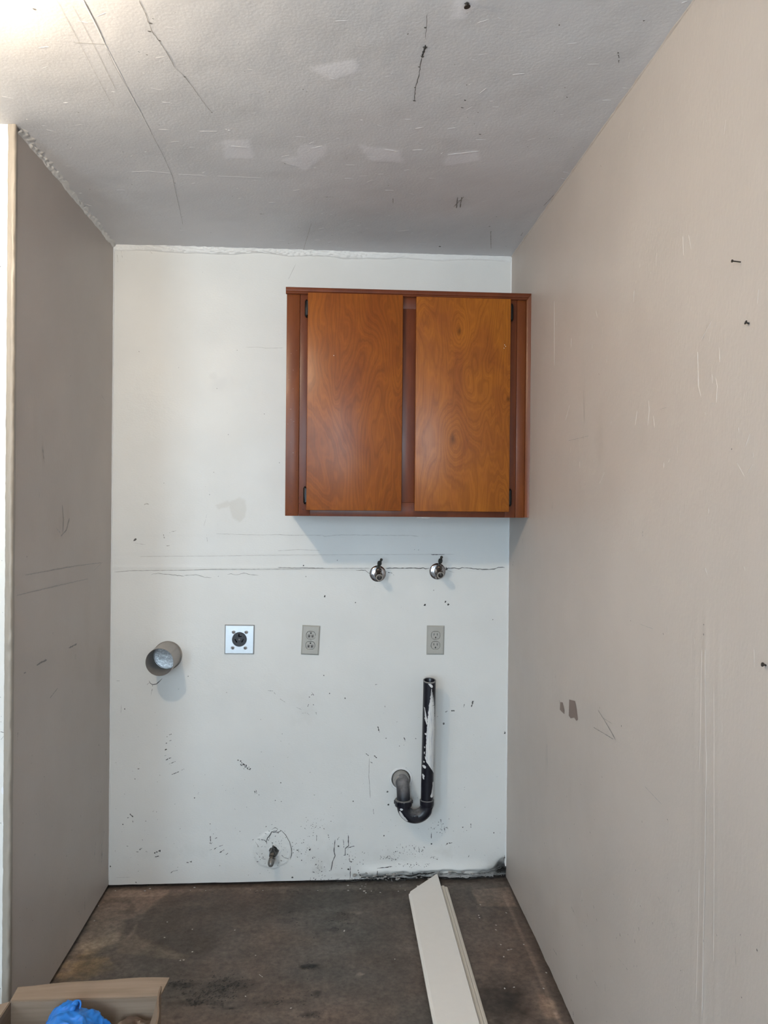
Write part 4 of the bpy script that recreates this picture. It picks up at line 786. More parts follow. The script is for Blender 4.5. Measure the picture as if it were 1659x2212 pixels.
# paint drip left on the top moulding and a smear of putty under the bottom rail
M_white = plain_mat('white_paint', (.72, .72, .71), .4, var=.05, bump=.3)
bm = bmesh.new(); xa, xb2 = fx(664), fx(706)
box(bm, xa, xb2, -.3125, -.309, zt - .0015, zt + .0012, .0006); fin('paint_drip', bm, M_white, cab, off)
bm = bmesh.new(); pts = [(0, 0), (.010, .004), (.022, .003), (.03, .006), (.048, .004), (.056, 0)]; x0 = fx(899)
a = [bm.verts.new((x0 + p, -.298, CZ0 - q)) for p, q in pts]; b = [bm.verts.new((x0 + p, -.288, CZ0 - q)) for p, q in pts]
bm.faces.new(a); bm.faces.new(b)
for i in range(6): j = (i + 1) % 6; bm.faces.new((a[i], a[j], b[j], b[i]))
fin('putty_smear', bm, plain_mat('grey_putty', (.4, .4, .4), .7), cab, off)
# old dirt specks on the lower left corner, white specks higher up
V, Q, Cc = [], [], []
def sp_fleck(x, z, r, c, y):
    i0 = len(V); n = 6
    for i in range(n): t = 2 * PI * i / n; k = r * rnd.uniform(.6, 1.2); V.append((x - CX0 + k * math.cos(t), y, z - CZ0 + k * math.sin(t))); Cc.append(c)
    Q.append(tuple(range(i0, i0 + n)))
for i in range(70):
    x = rnd.uniform(CX0 + .003, xd1 - .003) if i < 55 else rnd.uniform(CX0, CX0 + .12)
    z = CZ0 + (abs(rnd.gauss(0, .09)) + .004 if i < 55 else rnd.uniform(.002, .012)); sp_fleck(x, z, rnd.uniform(.0004, .0012), (.01, .008, .008), YF - .0004)
for i in range(14): sp_fleck(rnd.uniform(CX0 + .003, xs1), CZ0 + rnd.uniform(.2, .6), rnd.uniform(.0004, .0009), (.6, .55, .5), YF - .0004)
for u, v in ((1090, 745), (1092, 748), (1089, 752), (721, 768)): p = onY(u, v, -.3206); sp_fleck(p[0], p[2], .0016, (.7, .7, .68), -.3205)
me = bpy.data.meshes.new('specks'); me.from_pydata(V, [], Q); me.update(); at = me.color_attributes.new('tint', 'FLOAT_COLOR', 'POINT'); at.data.foreach_set('color', np.array([(*c, 1) for c in Cc], np.float32).reshape(-1))
tag(link_mesh('specks', me, M_mark, cab), kind='stuff')

# ------------------------------------------------------------------ washer taps
n_ = NT('tarnished_chrome'); _f = n_.noise(n_.coord(), 60., 4., .6)
M_chrome = n_.set(color=n_.mix(_f, (.40, .40, .42), (.62, .62, .64)), metal=1., rough=n_.m('ADD', n_.m('MULTIPLY', _f, .18), .06))
M_nickel = plain_mat('dull_nickel', (.17, .145, .13), .34, .95, var=.4, scale=120.)
M_rimm = plain_mat('worn_brass_rim', (.42, .38, .33), .4, .7, var=.2)
M_tapdark = plain_mat('dark_tap_handle', (.055, .06, .058), .45, .6, var=.5, scale=150.)
def tap(u, v, tw, label):
    x, z = bw(u, v); o = (x, 0, z); t = thing('washer_tap', o, label, 'tap', 'washer taps on the back wall')
    bm = bmesh.new(); lathe(bm, [(.0318, .004), (.0318, -.0025), (.0300, -.0045), (.026, -.0062), (.020, -.0078), (.016, -.0085), (.0, -.0085)], (0, 0, 0), (0, 1, 0), 40)
    fin('escutcheon', bm, M_chrome, t)
    bm = bmesh.new()
    lathe(bm, [(.0, .0), (.0125, 0), (.0125, -.030), (.0155, -.032), (.0155, -.040), (.011, -.043), (0, -.043)], (0, 0, -.001), (0, 1, 0), 24)
    d = Vector((.05 * tw, -1., -.16)).normalized(); s0 = Vector((0, -.040, -.003))
    body = fin('valve_body', bm, M_nickel, t)
    bm = bmesh.new()
    L0 = .038
    lathe(bm, [(.0, 0), (.0115, .0), (.0115, .018), (.0130, .020), (.0130, .0225), (.0118, .024), (.0130, .026), (.0118, .028), (.0130, .030), (.0118, .032), (.0130, .034), (.0130, L0), (.0098, L0), (.0098, .004), (0, .004)], s0, d, 28)
    sp_ = fin('spout', bm, M_nickel, t)
    bm = bmesh.new(); lathe(bm, [(.0098, L0 - .004), (.0098, L0 + .0006), (.0128, L0 + .0006), (.0132, L0 - .003)], s0, d, 28); fin('spout_rim', bm, M_rimm, sp_)
    u0 = Vector((0, -.042, .010)); ud = Vector((.06 * tw, -.55, .83)).normalized()
    bm = bmesh.new(); lathe(bm, [(0, 0), (.0125, 0), (.0125, .008), (.0105, .009), (.0105, .015), (.008, .017), (.0055, .019), (.0042, .042), (0, .042)], u0, ud, 6 if False else 18)
    fin('bonnet', bm, M_nickel, t)
    hub = u0 + ud * .041; hd = Vector((.42 * tw, .5, .76)).normalized()
    bm = bmesh.new()
    lathe(bm, [(0, -.007), (.0075, -.007), (.0088, 0), (.0075, .007), (0, .007)], hub, ud, 16)
    prof = [(0, -.0225), (.004, -.0215), (.0056, -.018), (.0046, -.013), (.0038, -.008), (.0048, -.002), (.0048, .002), (.0038, .008), (.0046, .013), (.0056, .018), (.004, .0215), (0, .0225)]
    lathe(bm, prof, hub, hd, 14)
    fin('tee_handle', bm, M_tapdark, t)
tap(816, 1239, 1.0, 'chrome washer tap farther from the beige right wall, between the outlets')
tap(945, 1234, .75, 'chrome washer tap nearer the right wall, above the upright outlet')

# ------------------------------------------------------------------ dryer duct
x, z = bw(362, 1415); duct = thing('dryer_duct', (x, 0, z), 'round sheet-metal dryer vent duct sticking out of the wall', 'duct')
RO = .0505
M_duct = plain_mat('duct_sheet_metal', (.36, .335, .31), .42, .35, var=.12, scale=30.)
n_ = NT('scratched_galvanised'); _f = n_.noise(n_.coord((60, 12, 160)), 1., 4., .7, 1.5)
M_galv = n_.set(color=n_.mix(n_.ramp(_f, .45, .7), (.20, .20, .205), (.56, .575, .59)), metal=.85, rough=n_.m('ADD', n_.m('MULTIPLY', _f, .3), .2))
ax = Vector((.0, -1., .0))
bm = bmesh.new(); lathe(bm, [(RO, -.06), (RO, .139), (RO - .0009, .140), (RO - .0012, .139), (RO - .0012, -.06)], (0, 0, 0), ax, 56)
tb = fin('tube', bm, M_duct, duct)
bm = bmesh.new(); t = math.radians(38)
prof = [(RO + .0002, 0), (RO + .0014, .0)]
for s in (0,):
    a = [(RO + .0001, -.004), (RO + .0016, -.003), (RO + .0016, .003), (RO + .0001, .004)]
    for y0, y1 in ((0., -.1385),):
        vs = []
        for y in (y0, y1): vs.append([bm.verts.new((r * math.cos(t + w / RO * .4), y, r * math.sin(t + w / RO * .4))) for r, w in a])
        for i in range(3): bm.faces.new((vs[0][i], vs[0][i + 1], vs[1][i + 1], vs[1][i]))
        bm.faces.new(vs[0]); bm.faces.new(vs[1])
fin('seam', bm, M_duct, tb)
bm = bmesh.new(); lathe(bm, [(RO - .0014, .012), (RO - .0028, .0118), (RO - .0034, .007), (.035, .0055), (.015, .0045), (0, .0042)], (0, 0, 0), Vector((0, -1, 0)), 48)
fin('damper', bm, M_galv, duct)
bm = bmesh.new(); lathe(bm, [(RO, .001), (RO + .0035, .0025), (RO + .005, -.001)], (.0006, 0, -.0008), ax, 48); fin('gap_shade_ring', bm, plain_mat('gap_shade_dirt', (.36, .33, .30), .9, var=.4), duct)  # grey ring carries the gap's shade and dirt in its colour

# ------------------------------------------------------------------ dryer socket
x0, z0 = bw(485, 1412); x1, z1 = bw(550, 1350); cx, cz = (x0 + x1) / 2, (z0 + z1) / 2; hw = .0565
dry = thing('dryer_socket', (cx, 0, cz), 'square bare steel dryer socket with a round black face', 'socket', rot=(0, math.radians(.6), 0))
n_ = NT('zinc_plate'); _f = n_.noise(n_.coord(), 45., 4., .6)
M_zinc = n_.set(color=n_.mix(_f, (.52, .54, .56), (.66, .68, .70)), metal=.9, rough=n_.m('ADD', n_.m('MULTIPLY', _f, .2), .32))
def plate(bm, hw, hh, d, e):
    o = [(-hw, -hh), (hw, -hh), (hw, hh), (-hw, hh)]; i = [(a * (1 - e / hw), b * (1 - e / hh)) for a, b in o]
    A = [bm.verts.new((a, .001, b)) for a, b in o]; A2 = [bm.verts.new((a, -d * .35, b)) for a, b in o]; Bq = [bm.verts.new((a, -d, b)) for a, b in i]
    bm.faces.new(A)
    for P, Q_ in ((A, A2), (A2, Bq)):
        for k in range(4): j = (k + 1) % 4; bm.faces.new((P[k], P[j], Q_[j], Q_[k]))
    bm.faces.new(Bq); return bm
SCR = ((-.0225, .029), (.0255, .029), (-.0245, -.031), (.0235, -.031))
cut = bmesh.new()
for a, b in SCR: lathe(cut, [(0, -.02), (.0047, -.02), (.0047, .01), (0, .01)], (a, 0, b), (0, 1, 0), 18)
lathe(cut, [(0, -.02), (.0278, -.02), (.0278, .01), (0, .01)], (0, 0, .001), (0, 1, 0), 44)
pl = fin_cut('plate', plate(bmesh.new(), hw, hw, .0065, .004), cut, M_zinc, dry, 20)
M_blk = plain_mat('black_bakelite', (.016, .016, .020), .38, var=.3)
cut = bmesh.new()
def slot(poly): prism(cut, poly, lambda p, q: (p, .024, q + .001), lambda p, q: (p, -.02, q + .001))
slot([(-.004, .010), (.009, .010), (.009, .0135), (.0015, .0135), (.0015, .021), (-.004, .021)])
for s_ in (-1, 1):
    c, a = (s_ * .0125, -.005), s_ * math.radians(32); hx, hz = .0022, .0075
    slot([(c[0] + p * math.cos(a) + q * math.sin(a), c[1] + q * math.cos(a) - p * math.sin(a)) for p, q in ((-hx, -hz), (hx, -hz), (hx, hz), (-hx, hz))])
bm = bmesh.new(); lathe(bm, [(.0, -.012), (.0265, -.012), (.0275, -.011), (.0275, .026), (0, .026)], (0, 0, .001), (0, 1, 0), 44); face = fin_cut('socket_face', bm, cut, M_blk, dry)
bm = bmesh.new(); lathe(bm, [(0, -.0124), (.0034, -.0124), (.0040, -.0115)], (0, 0, .001), (0, 1, 0), 16); fin('centre_screw', bm, M_nickel, face)
for a, b in SCR:
    bm = bmesh.new(); lathe(bm, [(.0075, -.0066), (.0055, -.0072), (.0046, -.0064)], (a, 0, b), (0, 1, 0), 20); fin('screw_rim', bm, M_zinc, pl)
    bm = bmesh.new(); lathe(bm, [(0, -.0034), (.0044, -.0030), (.0046, -.001)], (a, 0, b), (0, 1, 0), 18); fin('screw', bm, M_nickel, pl)

# ------------------------------------------------------------------ duplex outlets
M_plate = plain_mat('grey_ivory_plate', (.43, .42, .385), .32, var=.05)
M_recep = plain_mat('grey_ivory_outlet', (.40, .39, .36), .35, var=.05)
M_recep2 = plain_mat('worn_grey_contact', (.20, .19, .18), .5, var=.3)
def outlet(u, v, rot, flip, label):
    x, z = bw(u, v); t = thing('wall_outlet', (x, 0, z), label, 'outlet', 'wall outlets', (0, rot, 0)); s = -1 if flip else 1
    hw, hh = .0345, .0568
    r = .0172; fl_ = .0142
    out = lambda g, c: [((r + g) * math.cos(a), c + max(-fl_ - g, min(fl_ + g, (r + g) * math.sin(a)))) for a in [2 * PI * i / 40 for i in range(40)]]
    cut = bmesh.new()
    for k in (1, -1): prism(cut, out(.0013, k * .0195), lambda a, b: (a, .01, b), lambda a, b: (a, -.02, b))
    fin_cut('cover_plate', plate(bmesh.new(), hw, hh, .0062, .005), cut, M_plate, t, 20)
    for k in (1, -1):
        c = k * .0195; sw = .0016 if flip else .0011; zg = c - s * .0085
        sl = [(sx * .0063 - sw, sx * .0063 + sw, c + s * .0035 - .0042, c + s * .0035 + .0042) for sx in (-1, 1)]
        def cutter(ground=True):
            cb = bmesh.new()
            for x0, x1, z0, z1 in sl: box(cb, x0, x1, -.02, .024, z0, z1)
            if ground: prism(cb, [(.0028 * math.cos(a), zg + .0030 * math.sin(a)) for a in [2 * PI * i / 18 for i in range(18)]], lambda a, b: (a, .024, b), lambda a, b: (a, -.02, b))
            return cb
        bm = bmesh.new(); prism(bm, out(0, c), lambda a, b: (a, .026, b), lambda a, b: (a, -.0074, b)); rc = fin_cut('receptacle', bm, cutter(), M_recep, t)
        if flip:
            for sx, q in zip((-1, 1), sl):
                bm = bmesh.new(); box(bm, sx * .0066 - .0048, sx * .0066 + .0048, -.0077, -.0070, c - .0088, c + .0028); fin_cut('contact_block', bm, cutter(False), M_recep2, rc)
        for x0, x1, z0, z1 in sl:
            bm = bmesh.new(); box(bm, x0, x1, .022, .0245, z0, z1); fin('contact', bm, M_rimm, rc, smooth=0)
    bm = bmesh.new(); lathe(bm, [(0, -.0082), (.0028, -.0080), (.0034, -.0064)], (0, 0, 0), (0, 1, 0), 18)
    cb = bmesh.new(); box(cb, -.005, .005, -.02, -.0072, -.0004, .0004); fin('screw', bm, M_recep, t); cb.free()
outlet(671, 1382.5, math.radians(2.6), True, 'tilted grey outlet with ground holes on top, right of dryer socket')
outlet(940.5, 1382.5, math.radians(.5), False, 'upright grey outlet directly above the black standpipe')

# ------------------------------------------------------------------ washer standpipe and trap
YP = -.078
xb_, zb_ = onY(922.3, 1724, YP)[0], onY(922.3, 1727, YP)[2]; xt_, zt_ = onY(927.4, 1469, YP)[0], onY(927.4, 1469, YP)[2]
xl_ = onY(871.5, 1727, YP)[0]; zl_ = onY(871.5, 1728, YP)[2]
pipe = thing('drain_standpipe', (xb_, 0, 0), 'black plastic washer standpipe and trap smeared with white paint', 'pipe'); po = (xb_, 0, 0)
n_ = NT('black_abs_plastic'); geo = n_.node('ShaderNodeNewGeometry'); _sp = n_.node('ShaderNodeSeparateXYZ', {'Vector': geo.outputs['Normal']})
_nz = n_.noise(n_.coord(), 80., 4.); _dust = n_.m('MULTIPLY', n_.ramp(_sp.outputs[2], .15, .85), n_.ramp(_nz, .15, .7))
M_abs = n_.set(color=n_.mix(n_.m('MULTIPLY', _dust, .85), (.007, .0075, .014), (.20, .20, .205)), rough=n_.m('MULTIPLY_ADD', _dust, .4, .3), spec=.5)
PR = .0238
bm = bmesh.new(); seg = 40; N = 24; rings = []
A, T_ = Vector((xb_, YP, zb_ - .006)), Vector((xt_, YP - .006, zt_))
def ring_at(c, r, shear=0.): return [bm.verts.new(c + Vector((r * math.cos(a), r * math.sin(a), shear * r * math.sin(a)))) for a in [2 * PI * i / seg for i in range(seg)]]
SH = .20
rs = [ring_at(A, PR), ring_at(A.lerp(T_, .5), PR), ring_at(T_ - Vector((0, 0, .03)), PR), ring_at(T_ - Vector((0, 0, .0008)), PR, SH), ring_at(T_, PR - .0008, SH), ring_at(T_, PR - .0032, SH), ring_at(T_ - Vector((0, 0, .002)), PR - .004, SH), ring_at(T_ - Vector((0, 0, .16)), PR - .004)]
for P, Q_ in zip(rs, rs[1:]):
    for i in range(seg): j = (i + 1) % seg; bm.faces.new((P[i], P[j], Q_[j], Q_[i]))
bm.faces.new(rs[-1])
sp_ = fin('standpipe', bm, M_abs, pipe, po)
bm = bmesh.new(); lathe(bm, [(PR + .0004, -.002), (PR + .0004, .0007), (PR - .0005, .0012), (PR - .0034, .0012)], T_ * 1.0, (0, 0, 1), 40)
for v in bm.verts: v.co.z += SH * (v.co.y - T_.y)
fin('rim', bm, plain_mat('scuffed_pipe_rim', (.24, .24, .24), .6), sp_, po)
# U bend with its two sockets
zu = zb_ - .020; RU = (xb_ - xl_) / 2; cu = ((xb_ + xl_) / 2, YP, zu)
bm = bmesh.new(); path = [(xb_, YP, zb_ - .004)] + [(cu[0] + RU * math.cos(a), YP, cu[2] + RU * .98 * math.sin(a)) for a in np.linspace(0, -PI, 25)] + [(xl_, YP, zl_ - .002)]
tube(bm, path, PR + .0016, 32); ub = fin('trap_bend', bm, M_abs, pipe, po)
M_ring = plain_mat('dusty_grey_ring', (.22, .22, .21), .6, var=.2)
def nut(c, r, h, nm, top):
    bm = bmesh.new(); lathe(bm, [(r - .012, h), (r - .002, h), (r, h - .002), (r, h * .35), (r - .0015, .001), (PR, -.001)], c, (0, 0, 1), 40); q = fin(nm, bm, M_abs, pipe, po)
    bm = bmesh.new(); lathe(bm, [(PR - .001, h + .0008), (r - .003, h + .0008), (r - .0006, h - .0018)], c, (0, 0, 1), 40); fin('nut_rim', bm, M_ring, q, po)
    if top:
        bm = bmesh.new()
        for i in range(8):
            a = 2 * PI * i / 8; ca, sa = math.cos(a), math.sin(a); b0 = len(bm.verts)
            box(bm, -.003, .003, -.002, .002, h * .38, h * .92, .0006)
            bm.verts.ensure_lookup_table()
            for v in list(bm.verts)[b0:]: x_, y_, z_ = v.co; v.co = Vector((c[0] + (r + .0004) * ca + x_ * -sa + y_ * ca, c[1] + (r + .0004) * sa + x_ * ca + y_ * sa, c[2] + z_))
        fin('nut_ribs', bm, M_abs, q, po)
nut((xl_, YP, zl_ - .022), .0335, .024, 'slip_nut', True)
nut((xb_, YP, zb_ - .024), .0272, .024, 'socket_collar', False)
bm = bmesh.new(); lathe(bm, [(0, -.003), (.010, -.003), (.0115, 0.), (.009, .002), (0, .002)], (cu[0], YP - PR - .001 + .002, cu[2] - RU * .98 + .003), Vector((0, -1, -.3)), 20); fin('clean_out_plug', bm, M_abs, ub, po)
# elbow back into the wall
n_ = NT('dusty_grey_plastic'); _f = n_.noise(n_.coord(), 50., 4.)
zs_ = bw(865, 1688)[1] + .012; xs3 = bw(866, 1688)[0]
M_elb = n_.set(color=n_.mix(_f, (.16, .16, .165), (.24, .235, .235)), rough=.5)
RE = .052
path = [(xl_, YP, zl_ - .006), (xl_, YP, zs_ - RE)] + [(xl_ + (xs3 - xl_) * (1 - math.cos(a)) * .6, YP + RE * (1 - math.cos(a)), zs_ - RE + RE * math.sin(a)) for a in np.linspace(0.08, PI / 2, 14)] + [(xs3, 0.036, zs_)]
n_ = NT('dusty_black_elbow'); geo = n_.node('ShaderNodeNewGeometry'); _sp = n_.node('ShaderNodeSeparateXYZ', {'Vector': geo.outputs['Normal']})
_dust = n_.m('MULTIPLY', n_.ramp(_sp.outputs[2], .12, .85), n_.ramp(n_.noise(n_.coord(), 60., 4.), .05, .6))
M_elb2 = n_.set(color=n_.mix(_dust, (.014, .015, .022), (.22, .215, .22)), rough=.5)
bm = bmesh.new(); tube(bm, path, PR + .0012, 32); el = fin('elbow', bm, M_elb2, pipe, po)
M_hub = plain_mat('paint_splashed_hub', (.30, .29, .275), .5, var=.25, scale=60.)
ea = Vector((0, -1, -.12))
for r, a, b, nm, mt in ((PR + .0035, .010, .040, 'elbow_hub', M_hub), (PR + .0085, -.004, .022, 'wall_hub', M_hub)):
    bm = bmesh.new(); lathe(bm, [(PR - .002, b + .001), (r - .0012, b + .001), (r, b - .001), (r, a), (PR, a)], (xs3, 0, zs_), ea, 40); fin(nm, bm, mt, el, po)
bm = bmesh.new(); lathe(bm, [(.0372, -.031), (.0372, .0020), (.0385, .0026), (.0440, .0022), (.0470, -.002)], (HOLES[0][0], 0, HOLES[0][1]), (0, -1, 0), 40)
fin('hole_rim', bm, M_tape, pipe, po)
# white paint brushed over the standpipe
def smear(rows, lift=.0005, name='paint_smear', c0=None):
    bm = bmesh.new(); prev = None
    for v, ul, ur in rows:
        f_ = (v - 1469.) / (1724 - 1469.); uc = 927.4 + (922.3 - 927.4) * f_; c = T_.lerp(A, f_); hw_ = 13.9
        al, ar = [math.asin(max(-.985, min(.985, (q - uc) / hw_))) for q in (ul, ur)]
        z = onY(uc, v, YP - PR * .9)[2]; row = []
        for i in range(9):
            a = al + (ar - al) * i / 8; row.append(bm.verts.new((c.x + (PR + lift) * math.sin(a), c.y - (PR + lift) * math.cos(a), z)))
        if prev:
            for i in range(8): bm.faces.new((prev[i], prev[i + 1], row[i + 1], row[i]))
        prev = row
    return fin(name, bm, M_smear, sp_, po, recalc=True)
n_ = NT('smeared_white_paint'); _f = n_.noise(n_.coord((300, 300, 18)), 1., 3., .6)
M_smear = n_.set(color=n_.mix(n_.ramp(_f, .25, .5), (.40, .42, .48), (.70, .70, .69)), rough=.5, normal=n_.bump(_f, .3, .0005))
k5z = Crop(800, 1440, 6.145)
def rows_of(tab):
    r = []
    for (y0, a0, b0), (y1, a1, b1) in zip(tab, tab[1:]):
        n = max(1, int((y1 - y0) / 14))
        for i in range(n):
            t = i / n; (ul, vv), (ur, _) = k5z([(a0 + (a1 - a0) * t + rnd.gauss(0, 2.2), y0 + (y1 - y0) * t), (b0 + (b1 - b0) * t + rnd.gauss(0, 1.2), 0)]); r.append((vv, ul, ur))
    y, a, b = tab[-1]; (ul, vv), (ur, _) = k5z([(a, y), (b, 0)]); return r + [(vv, ul, ur)]
smear(rows_of([(290, 798, 804), (350, 790, 822), (400, 784, 832), (480, 772, 838), (580, 758, 842), (700, 748, 846), (800, 740, 848), (920, 732, 848), (1050, 728, 846), (1180, 724, 842), (1260, 728, 838), (1310, 768, 836), (1350, 792, 838), (1390, 822, 842), (1430, 838, 846)]))
smear(rows_of([(540, 704, 712), (620, 712, 728), (700, 716, 742), (745, 726, 744), (765, 734, 740)]), .0006)
for tab in ([(1310, 690, 712), (1325, 684, 728), (1345, 700, 728), (1352, 712, 718)], [(1430, 682, 696), (1450, 686, 712), (1480, 684, 704), (1498, 694, 706)], [(880, 716, 730), (895, 710, 738), (905, 722, 732)], [(1190, 712, 724), (1230, 718, 728)], [(1255, 696, 712), (1275, 698, 710)], [(1540, 822, 832), (1600, 818, 836), (1680, 800, 836), (1730, 786, 832), (1742, 800, 820)], [(222, 752, 790), (240, 770, 810), (262, 785, 820), (275, 795, 812)], [(1130, 702, 716), (1160, 704, 714)], [(1060, 704, 716), (1080, 708, 718)]): smear(rows_of(tab), .0007)
def bend_patch(a0, a1, t0, t1, n=10):
    """paint chips on the trap bend: a range along the bend and round its front"""
    bm = bmesh.new(); g = []; R_ = PR + .0022
    for i in range(n + 1):
        a = a0 + (a1 - a0) * i / n; row = []
        for j in range(7):
            w_ = math.sin(PI * (i + .3) / (n + .6)) ** .5; t = (t0 + t1) / 2 + (t1 - t0) * (j / 6 - .5) * w_ * rnd.uniform(.85, 1.1)
            d = Vector((math.cos(a), 0, math.sin(a) * .98)); p = Vector(cu) + d * RU + (d * math.cos(t) + Vector((0, -1, 0)) * math.sin(t)) * R_; row.append(bm.verts.new(p))
        g.append(row)
    for P, Q_ in zip(g, g[1:]):
        for j in range(6): bm.faces.new((P[j], P[j + 1], Q_[j + 1], Q_[j]))
    fin('paint_smear', bm, M_smear, ub, po)
bend_patch(-PI * .92, -PI * .66, .55, 1.15); bend_patch(-PI * .02, -PI * .14, .2, .75); bend_patch(-PI * .16, -PI * .22, .2, .5, 5); bend_patch(-PI * .98, -PI * .93, .9, 1.4, 4)

# ------------------------------------------------------------------ capped gas stub
x, z = bw(592, 1836); gas = thing('gas_valve', (x, 0, z), 'small capped gas shut-off valve in a cracked plaster patch', 'valve')
M_brass = plain_mat('grimy_brass', (.10, .095, .088), .38, .8, var=.5, scale=160.)
bm = bmesh.new(); lathe(bm, [(.0180, -.031), (.0180, .0050), (.0195, .0066), (.0240, .0060), (.0285, -.001)], (0, 0, -.004), (0, -1, 0), 28)
for v in bm.verts:
    k = 1 + .10 * math.sin(5 * math.atan2(v.co.z + .004, v.co.x) + 1.) + .06 * math.sin(9 * math.atan2(v.co.z + .004, v.co.x)); v.co.x *= k; v.co.z = (v.co.z + .004) * k - .004
fin('hole_rim', bm, M_tape, gas)
bm = bmesh.new(); lathe(bm, [(0, -.030), (.0105, -.030), (.0105, .024), (0, .024)], (-.002, 0, .004), (0, -1, 0), 20)
bd = fin('pipe_stub', bm, M_brass, gas)
bm = bmesh.new()                                # wedge-shaped plug body
prism(bm, [(-.0145, -.010), (.0125, -.010), (.011, -.004), (.002, .012), (-.004, .012), (-.0135, -.003)], lambda a, b: (a - .002, -.014, b + .006), lambda a, b: (a * .85 - .002, -.042, b * .9 + .006))
bmesh.ops.bevel(bm, geom=bm.edges[:], offset=.0018, segments=2, affect='EDGES'); fin('valve_body', bm, M_brass, gas)
d = Vector((-.12, -.72, -.68)).normalized(); o0 = Vector((-.003, -.034, .000))
bm = bmesh.new(); lathe(bm, [(0, 0), (.0125, 0), (.0125, .010), (.0095, .012), (.0095, .015), (.011, .017), (.011, .022), (.008, .024), (0, .024)], o0, d, 6); fin('flare_nut', bm, M_brass, gas, smooth=25)
bm = bmesh.new(); lathe(bm, [(0, .020), (.009, .020), (.0115, .024), (.012, .034), (.0108, .041), (.0075, .0465), (.003, .049), (0, .0495)], o0, d, 24); fin('cap', bm, plain_mat('grey_cap', (.20, .195, .185), .3, .4, var=.25, scale=90.), gas)
bm = bmesh.new(); box(bm, -.0045, .0005, -.040, -.026, .016, .030, .0012); fin('plug_tang', bm, M_brass, gas)

# ------------------------------------------------------------------ two trim boards on the floor
M_board = plain_mat('primed_white_board', (.87, .83, .78), .5, var=.03, bump=.08, bscale=120.)
M_board2 = plain_mat('primed_cream_board', (.74, .69, .61), .5, var=.06, bump=.1, bscale=120.)
def board(name, prof, yl0, mitre, y1, label, mat):
    xs = [p[0] for p in prof]; x0, x1 = min(xs), max(xs); root = thing(name, ((x0 + x1) / 2, (yl0 + y1) / 2, 0), label, 'board', 'loose trim boards on the floor'); bm = bmesh.new()
    a = [bm.verts.new((p, yl0 + mitre * (p - x0) / (x1 - x0), q)) for p, q in prof]; b = [bm.verts.new((p - .006, y1, q)) for p, q in prof]
    bm.faces.new(a); bm.faces.new(b); n = len(prof)
    for i in range(n): j = (i + 1) % n; bm.faces.new((a[i], a[j], b[j], b[i]))
    o = root.location.copy(); fin('plank', bm, mat, root, tuple(o), 22); return root
def flat(prof, z): return [(x, z + q) for x, q in prof]
xA0, xA1, xB1 = 1.134, 1.2565, 1.2875
board('trim_board', flat([(xA0 - .004, .0), (xA0 - .004, .008), (xA0 + .001, .0095), (xA0 + .001, .0125), (xA0 + .004, .0145), (xA1 - .001, .0145), (xA1, .0135), (xA1, .0)], .0147), -.150, .146, -1.62, 'wide white trim board with mitred tip lying on top of another', M_board)
board('trim_board', flat([(xA0 + .035, .0), (xA0 + .035, .0147), (xA1 + .003, .0147), (xA1 + .0045, .0118), (xA1 + .009, .0112), (xA1 + .0105, .0128), (xA1 + .0165, .0120), (xA1 + .0185, .0098), (xA1 + .0195, .0078), (xA1 + .024, .0080), (xA1 + .029, .0062), (xA1 + .031, .0040), (xA1 + .031, .0)], .0002), -.069, .0, -1.55, 'square-cut moulded trim board lying flat under the mitred one', M_board2)

# ------------------------------------------------------------------ cardboard box and what lies in it
BX0, BX1, BY1, BY0, BZ = .070, .426, -1.085, -1.395, .250
boxo = ((BX0 + BX1) / 2, (BY0 + BY1) / 2, 0)
crt = thing('cardboard_box', boxo, 'open brown cardboard box with its flaps folded out', 'box')
n_ = NT('cardboard'); _c1 = n_.noise(n_.coord((8, 8, 260)), 1., 2.); _c2 = n_.noise(n_.coord(), 30., 4.)
M_card = n_.set(color=n_.mix(_c2, (.215, .155, .110), (.285, .215, .160)), rough=.8, normal=n_.bump(_c1, .25, .001), spec=.2)
n_ = NT('cardboard_inside'); _c1 = n_.noise(n_.coord((6, 6, 180)), 1., 2.); _c2 = n_.noise(n_.coord((3, 3, 90)), 1., 4.)
M_cardin = n_.set(color=n_.mix(n_.ramp(_c2, .3, .7), (.215, .155, .110), (.285, .215, .160)), rough=.8, normal=n_.bump(_c1, .3, .001), spec=.2)
n_ = NT('cardboard_pale'); _c1 = n_.noise(n_.coord((6, 260, 120)), 1., 2.); _c2 = n_.noise(n_.coord((4, 60, 60)), 1., 4.)
M_cardp = n_.set(color=n_.mix(n_.ramp(_c2, .3, .7), (.215, .155, .110), (.285, .215, .160)), rough=.75, normal=n_.bump(_c1, .15, .001), spec=.2)
th = .004
